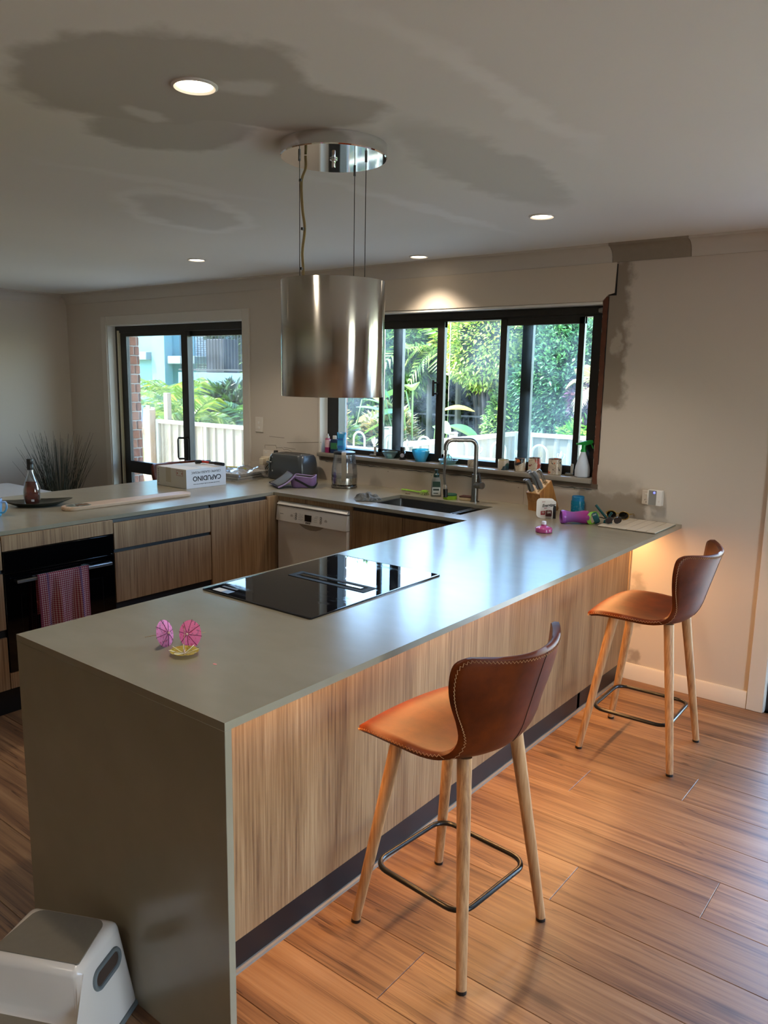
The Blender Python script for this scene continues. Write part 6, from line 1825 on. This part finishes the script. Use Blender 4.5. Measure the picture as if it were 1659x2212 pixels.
# palms: every frond a part
FR = m_leaf('palm_leaf', ('4a6a20', '65802c', '8a9a3e', 'aeb060'), 0.4, 0.35)
def frond_mesh(ln, droop, n, seed):
    r = random.Random(seed)
    bm = nb()
    pts = []
    for k in range(9):
        f = k / 8
        pts.append(Vector((ln * f * (1 - 0.15 * f), 0, ln * (0.75 * f - droop * f * f))))
    tube(bm, pts, [0.014 * (1 - 0.8 * k / 8) for k in range(9)], 5)
    for i in range(n):
        f = 0.15 + 0.85 * i / n
        x = f * 8; k = min(7, int(x)); p = pts[k].lerp(pts[k + 1], x - k)
        dv = (pts[k + 1] - pts[k]).normalized()
        for s in (-1, 1):
            L = ln * 0.42 * math.sin(PI * (0.12 + 0.86 * f)) * r.uniform(0.85, 1.1)
            d = (dv * 0.55 + Vector((0, s * 1.0, 0.12))).normalized()
            q = p + d * L + Vector((0, 0, -0.28 * L))
            w_ = dv * 0.026
            m = p + d * L * 0.5 + Vector((0, 0, 0.02))
            v = [bm.verts.new(c) for c in (p - w_ * 0.4, m - w_, q, m + w_, p + w_ * 0.4)]
            bm.faces.new(v)
    me = bpy.data.meshes.new('frond')
    bm.to_mesh(me); bm.free()
    return me
FM = {}
def palm(label, x, y, z, n, ln, seed, mat=FR, name='palm'):
    r = random.Random(seed)
    t = Thing(name, label, 'palm', (x, y, GZ), 0, 'garden palms')
    bm = nb(); tube(bm, [(0, 0, 0), (0.02, 0.01, (z - GZ) * 0.5), (0, 0, z - GZ)], [0.07, 0.055, 0.04], 9); t.p('stem', bm, plain('palm_stem', '3d3826', 0.7, 0.2))
    for i in range(n):
        key = (ln, i % 3, mat.name)
        if key not in FM:
            FM[key] = frond_mesh(ln, (0.45, 0.85, 1.2)[i % 3], 17, i + 3)
            FM[key].materials.append(mat)
        o = bpy.data.objects.new('frond', FM[key]); C.objects.link(o); o.parent = t.o
        o.location = (0, 0, z - GZ - 0.02 * i / n)
        o.rotation_euler = (r.uniform(-0.15, 0.15), r.uniform(-0.35, 0.30), 2 * PI * i / n + r.uniform(-0.25, 0.25))
    return t
palm('sunlit palm behind the paling fence at the left', -10.9, 8.0, 0.85, 11, 1.25, 31)
palm('sunlit yellow green palm behind the cream fence at the left', -9.75, 7.5, 0.75, 12, 1.05, 32)
palm('palm with long fronds under the deck at the right of the left door', -9.1, 8.6, 0.5, 11, 1.2, 33, m_leaf('palm_dark', ('1f3a16', '2f5420', '48742e', '6a8f44'), 0.3, 0.35))
palm('bright palm in front of the neighbour wall', -12.6, 9.2, 1.1, 11, 1.3, 34)
palm('palm rising behind the broad leaved plants in the kitchen window', -6.5, 10.1, 1.95, 11, 1.2, 35)
palm('palm at the top middle of the kitchen window', -5.85, 10.0, 2.05, 12, 1.1, 36)
palm('dry cream fronded palm at the right edge of the hedge', -2.95, 9.0, 1.55, 8, 0.55, 37, m_leaf('palm_dry', ('a89a6a', 'c4b78a', 'd9cfa8'), 0.4, 0.5))

# broad leaved plants: every leaf a part
PAD = m_leaf('paddle_leaf', ('4f7a3a', '6d9450', '8fae6a'), 0.4, 0.25)
PADY = m_leaf('paddle_yellow', ('b59a2e', 'c9b24a'), 0.4, 0.35)
def paddle(ln, wd):
    bm = nb()
    rows = []
    for k in range(8):
        f = k / 7
        w_ = wd * math.sin(PI * (0.06 + 0.92 * f)) ** 0.8
        c = Vector((ln * f, 0, ln * (0.25 * f - 0.45 * f * f)))
        rows.append([bm.verts.new(c + Vector((0, s * w_, 0.18 * abs(s) * w_))) for s in (-1, 0, 1)])
    for a, b in zip(rows, rows[1:]):
        for j in (0, 1):
            bm.faces.new((a[j], a[j + 1], b[j + 1], b[j]))
    return bm
def broadleaf(label, x, y, leaves, seed):
    r = random.Random(seed)
    t = Thing('bird_of_paradise', label, 'plant', (x, y, GZ), 0, 'broad leaved plants')
    for i in range(leaves):
        a = r.uniform(0, 2 * PI); h = r.uniform(1.0, 2.15); lean_ = r.uniform(0.10, 0.42)
        tip = Vector((lean_ * math.cos(a), lean_ * math.sin(a), h))
        bm = nb(); tube(bm, bez([(0.03 * math.cos(a), 0.03 * math.sin(a), 0), (tip.x * 0.4, tip.y * 0.4, h * 0.55), tip], 4), 0.011, 5); s_ = t.p('leaf_stalk', bm, plain('stalk_green', '5d7a3c', 0.5))
        bm = paddle(r.uniform(0.38, 0.58), r.uniform(0.07, 0.11)); xf(bm, (0, 0, 0), (r.uniform(-0.5, 0.5), r.uniform(-0.7, 0.3), a + r.uniform(-0.5, 0.5))); bmesh.ops.translate(bm, vec=tip, verts=bm.verts)
        t.p('leaf', bm, PADY if r.random() < 0.22 else PAD, norm=False)
    return t
broadleaf('broad paddle leaved plant left of the window latch', -4.30, 6.6, 15, 41)
broadleaf('broad paddle leaved plant at the left end of the window', -5.30, 6.4, 14, 42)
broadleaf('broad paddle leaved plant behind the fence post', -4.75, 7.6, 14, 43)

# white hooped pool fence: rails, hoops, spearheads, pickets
CRM = plain('fence_cream', 'b8af98', 0.45, 0.04)
t = Thing('pool_fence', 'cream tubular yard fence with hoops and fleur tops outside the window', 'fence', (-2.5, 5.2, GZ))
for z in (0.905, 0.70, -0.45):
    t.p('rail', box(nb(), (-5.0, 5.182, z), (1.6, 5.218, z + 0.034), 0.003), CRM, w=True)
hoop = flr = pick = None
for k in range(-7, 9):
    x = -1.889 + 0.415 * k
    if hoop is None:
        pts = [(-0.074, 0, 0.0), (-0.074, 0, 0.078)] + [(-0.074 * math.cos(a), 0, 0.078 + 0.074 * math.sin(a)) for a in [PI * i / 12 for i in range(1, 12)]] + [(0.074, 0, 0.078), (0.074, 0, 0.0)]
        bm = nb(); tube(bm, pts, 0.0105, 7); hoop = mk('hoop', bm, CRM, t.o); h_ = hoop
        bm = nb(); lathe(bm, [(0.008, 0.0), (0.010, 0.02), (0.018, 0.03), (0.008, 0.042), (0.016, 0.062), (0.022, 0.078), (0.012, 0.105), (0.0, 0.125)], 10, sy=0.5, capb=False)
        for s in (-1, 1):
            tube(bm, bez([(0.0, 0, 0.035), (s * 0.026, 0, 0.062), (s * 0.036, 0, 0.088), (s * 0.026, 0, 0.097)], 4), 0.006, 5)
        flr = mk('fleur', bm, CRM, t.o); f_ = flr
        bm = nb(); cyl(bm, (0, 0, 0), (0, 0, 1.36), 0.0095, n=8); pick = mk('picket', bm, CRM, t.o); p_ = pick
    else:
        h_, f_ = hoop.copy(), flr.copy(); C.objects.link(h_); C.objects.link(f_)
    h_.location = (x + 2.5, 0, 0.939 - GZ); f_.location = (x + 0.2075 + 2.5, 0, 0.934 - GZ)
    for i, dx in enumerate((-0.074, 0.074, 0.2075)):
        if p_ is None or i or k > -7:
            p_ = pick.copy(); C.objects.link(p_)
        p_.location = (x + dx + 2.5, 0, -0.45 - GZ)
for x, zt in ((-2.83, 1.14), (-3.62, 1.15), (-5.0, 1.1), (1.6, 1.1)):
    bm = nb(); box(bm, (x - 0.03, 5.22, GZ), (x + 0.03, 5.28, zt), 0.003); prism(bm, [(x - 0.036, zt), (x + 0.036, zt), (x + 0.02, zt + 0.012), (x - 0.02, zt + 0.012)], 5.214, 5.286, 'y'); t.p('post', bm, CRM, w=True)

# ribbed sheet fences
CB = plain('sheet_fence', '85775f', 0.5, 0.05, 2)
def ribfence(label, a, b, ztop, plank=0.76):
    a, b = Vector(a), Vector(b)
    d = (b - a).normalized(); n = Vector((-d.y, d.x))
    t = Thing('sheet_fence', label, 'fence', (a.x, a.y, GZ), math.atan2(d.y, d.x), 'cream ribbed sheet fences')
    L = (b - a).length
    x = 0.0
    while x < L - 0.05:
        w_ = min(2.36, L - x)
        pts = []
        q = 0.0
        while q < w_ - 0.01:
            for dx, dy in ((0, 0.0), (0.055, 0.0), (0.075, 0.022), (0.105, 0.022), (0.125, 0.0)):
                if q + dx < w_:
                    pts.append((x + q + dx, dy))
            q += 0.19
        pts.append((x + w_, 0.0))
        bm = nb()
        ring = pts + [(px, py - 0.004) for px, py in pts[::-1]]
        loft(bm, [[(px, py, z) for px, py in ring] for z in (0.02, ztop - GZ - 0.03)])
        t.p('sheet', bm, CB, ang=25)
        bm = nb(); box(bm, (x, -0.022, ztop - GZ - 0.055), (x + w_, 0.040, ztop - GZ), 0.003); t.p('top_rail', bm, CRM)
        bm = nb(); box(bm, (x - 0.03, -0.028, 0.0), (x + 0.03, 0.045, ztop - GZ + 0.002), 0.003); t.p('post', bm, CRM)
        x += 2.36
    bm = nb(); box(bm, (L - 0.03, -0.028, 0.0), (L + 0.03, 0.045, ztop - GZ + 0.002), 0.003); t.p('post', bm, CRM)
    return t
ribfence('cream ribbed sheet fence along the back of the yard', (3.4, 8.5), (-3.90, 8.5), 0.945)
ribfence('cream ribbed side fence running away to the yard corner', (-3.93, 8.45), (-3.93, 5.6), 0.945)
ribfence('cream ribbed sheet fence seen through the left door', (-5.4, 6.3), (-8.90, 6.3), 0.955)
# paling fence
PALW = m_veneer('paling_wood', 1.0, 'z', ('7f6750', '9a8064', 'ad9377', 'bba488'))
t = Thing('paling_fence', 'weathered timber paling fence beside the brick reveal', 'fence', (-9.8, 6.3, GZ))
for i in range(14):
    x = -10.55 + i * 0.112
    t.p('paling', box(nb(), (x, 6.28 + 0.012 * (i % 2), GZ), (x + 0.106, 6.296 + 0.012 * (i % 2), 1.16 - 0.03 * (i % 3)), 0.003), PALW, w=True)
for z in (0.72, 0.0):
    t.p('rail', box(nb(), (-10.55, 6.24, z), (-8.98, 6.279, z + 0.085), 0.003), PALW, w=True)
t.p('post', box(nb(), (-9.06, 6.16, GZ), (-8.94, 6.26, 1.10), 0.005), PALW, w=True)
t.p('post', box(nb(), (-8.80, 6.32, GZ), (-8.71, 6.40, 1.36), 0.005), PALW, w=True)
bm = nb(); tube(bm, bez([(-9.20, 6.225, 1.15), (-9.22, 6.22, 0.95), (-9.27, 6.22, 0.70), (-9.36, 6.22, 0.40), (-9.44, 6.22, 0.20)], 6), 0.013, 6); one('garden_hose', 'thin blue grey hose hanging down the paling fence', 'hose', bm, plain('hose_blue', '7f97b8', 0.4))

# neighbour's house and deck
BLUE = plain('render_blue', '6c979e', 0.8, 0.04, 2)
t = Thing('neighbour_house', 'pale blue rendered house behind the palms', 'house', (-19.5, 14.5, GZ))
t.p('wall', box(nb(), (-26, 13.0, GZ), (-17.55, 18, 6.0)), BLUE, w=True)
t.p('wall', box(nb(), (-17.55, 13.6, GZ), (-15.3, 18, 6.0)), BLUE, w=True)
t.p('pilaster', box(nb(), (-18.05, 12.75, GZ), (-17.45, 13.02, 6.0)), plain('render_blue2', '6f9399', 0.8, 0.04, 2), w=True)
PALE = plain('render_pale', '7f8a8b', 0.8, 0.03)
t.p('ledge', box(nb(), (-19.4, 12.6, 2.00), (-18.1, 13.0, 2.24), 0.02), PALE, w=True)
t.p('ledge', box(nb(), (-17.4, 12.8, 1.90), (-16.2, 13.6, 2.12), 0.02), PALE, w=True)
wf = t.p('window_frame', box(nb(), (-17.0, 13.50, 1.55), (-15.9, 13.60, 2.95)), PALE, w=True)
for i in range(22):
    t.p('shutter_slat', xf(box(nb(), (-0.24, -0.02, -0.014), (0.24, 0.02, 0.014)), (-16.72, 13.47, 1.62 + i * 0.06), (0.6, 0, 0)), plain('slat_grey', '8f9aa0', 0.5), wf, w=True)
    t.p('shutter_slat', xf(box(nb(), (-0.20, -0.02, -0.014), (0.20, 0.02, 0.014)), (-16.18, 13.47, 1.62 + i * 0.06), (0.6, 0, 0)), plain('slat_grey', '8f9aa0', 0.5), wf, w=True)
t = Thing('deck', 'raised deck with a black baluster railing beyond the palms', 'deck', (-10.8, 10.5, GZ))
t.p('floor_slab', box(nb(), (-13.25, 10.0, 1.42), (-8.4, 12.0, 1.675), 0.005), plain('deck_blue', '66868c', 0.7, 0.05), w=True)
for x in (-12.35, -9.5):
    t.p('post', box(nb(), (x - 0.07, 10.05, GZ), (x + 0.07, 10.19, 1.42)), PALE, w=True)
BL2 = plain('rail_black', '101316', 0.5, 0.05)
t.p('top_rail', box(nb(), (-13.25, 10.02, 2.62), (-8.4, 10.06, 2.66)), BL2, w=True)
t.p('bottom_rail', box(nb(), (-13.25, 10.02, 1.72), (-8.4, 10.06, 1.75)), BL2, w=True)
bm = nb(); cyl(bm, (0, 0, 0), (0, 0, 0.88), 0.009, n=6); b0 = mk('baluster', bm, BL2, t.o)
for i in range(48):
    o = b0 if i == 0 else b0.copy()
    if i:
        C.objects.link(o)
    o.location = (-13.2 + i * 0.10 + 10.8, 10.04 - 10.5, 1.745 - GZ)
one('deck_planter', 'dark square planter box standing on the deck behind the railing', 'planter', box(nb(), (-0.30, -0.2, 0), (0.30, 0.2, 0.72), 0.01), plain('planter_dark', '1b1d24', 0.6), (-12.35, 10.5, 1.676))
t = Thing('deck_slats_and_shade', 'pale slats before a dark sheet that stands for shade below the deck', 'wall', (-11.0, 11.0, GZ))
t.p('back', box(nb(), (-13.25, 11.2, GZ), (-8.4, 11.25, 1.41)), plain('underdeck_shade', '1a1c1c', 0.8), w=True)  # dark sheet in place of the shade under the deck
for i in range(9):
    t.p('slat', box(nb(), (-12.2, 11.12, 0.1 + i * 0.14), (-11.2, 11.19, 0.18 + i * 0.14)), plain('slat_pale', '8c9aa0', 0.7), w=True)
# black mesh fence at the back
t = Thing('mesh_fence', 'low black bar fence in the dark gap behind the cream fence', 'fence', (-6.6, 10.7, GZ))
t.p('top_rail', box(nb(), (-9.2, 10.68, 0.98), (-4.3, 10.71, 1.01)), BL2, w=True)
t.p('bottom_rail', box(nb(), (-9.2, 10.68, 0.0), (-4.3, 10.71, 0.03)), BL2, w=True)
bm = nb(); cyl(bm, (0, 0, 0), (0, 0, 1.0), 0.008, n=6); b0 = mk('bar', bm, BL2, t.o)
for i in range(49):
    o = b0 if i == 0 else b0.copy()
    if i:
        C.objects.link(o)
    o.location = (-9.15 + i * 0.10 + 6.6, 0, 0.01 - GZ)
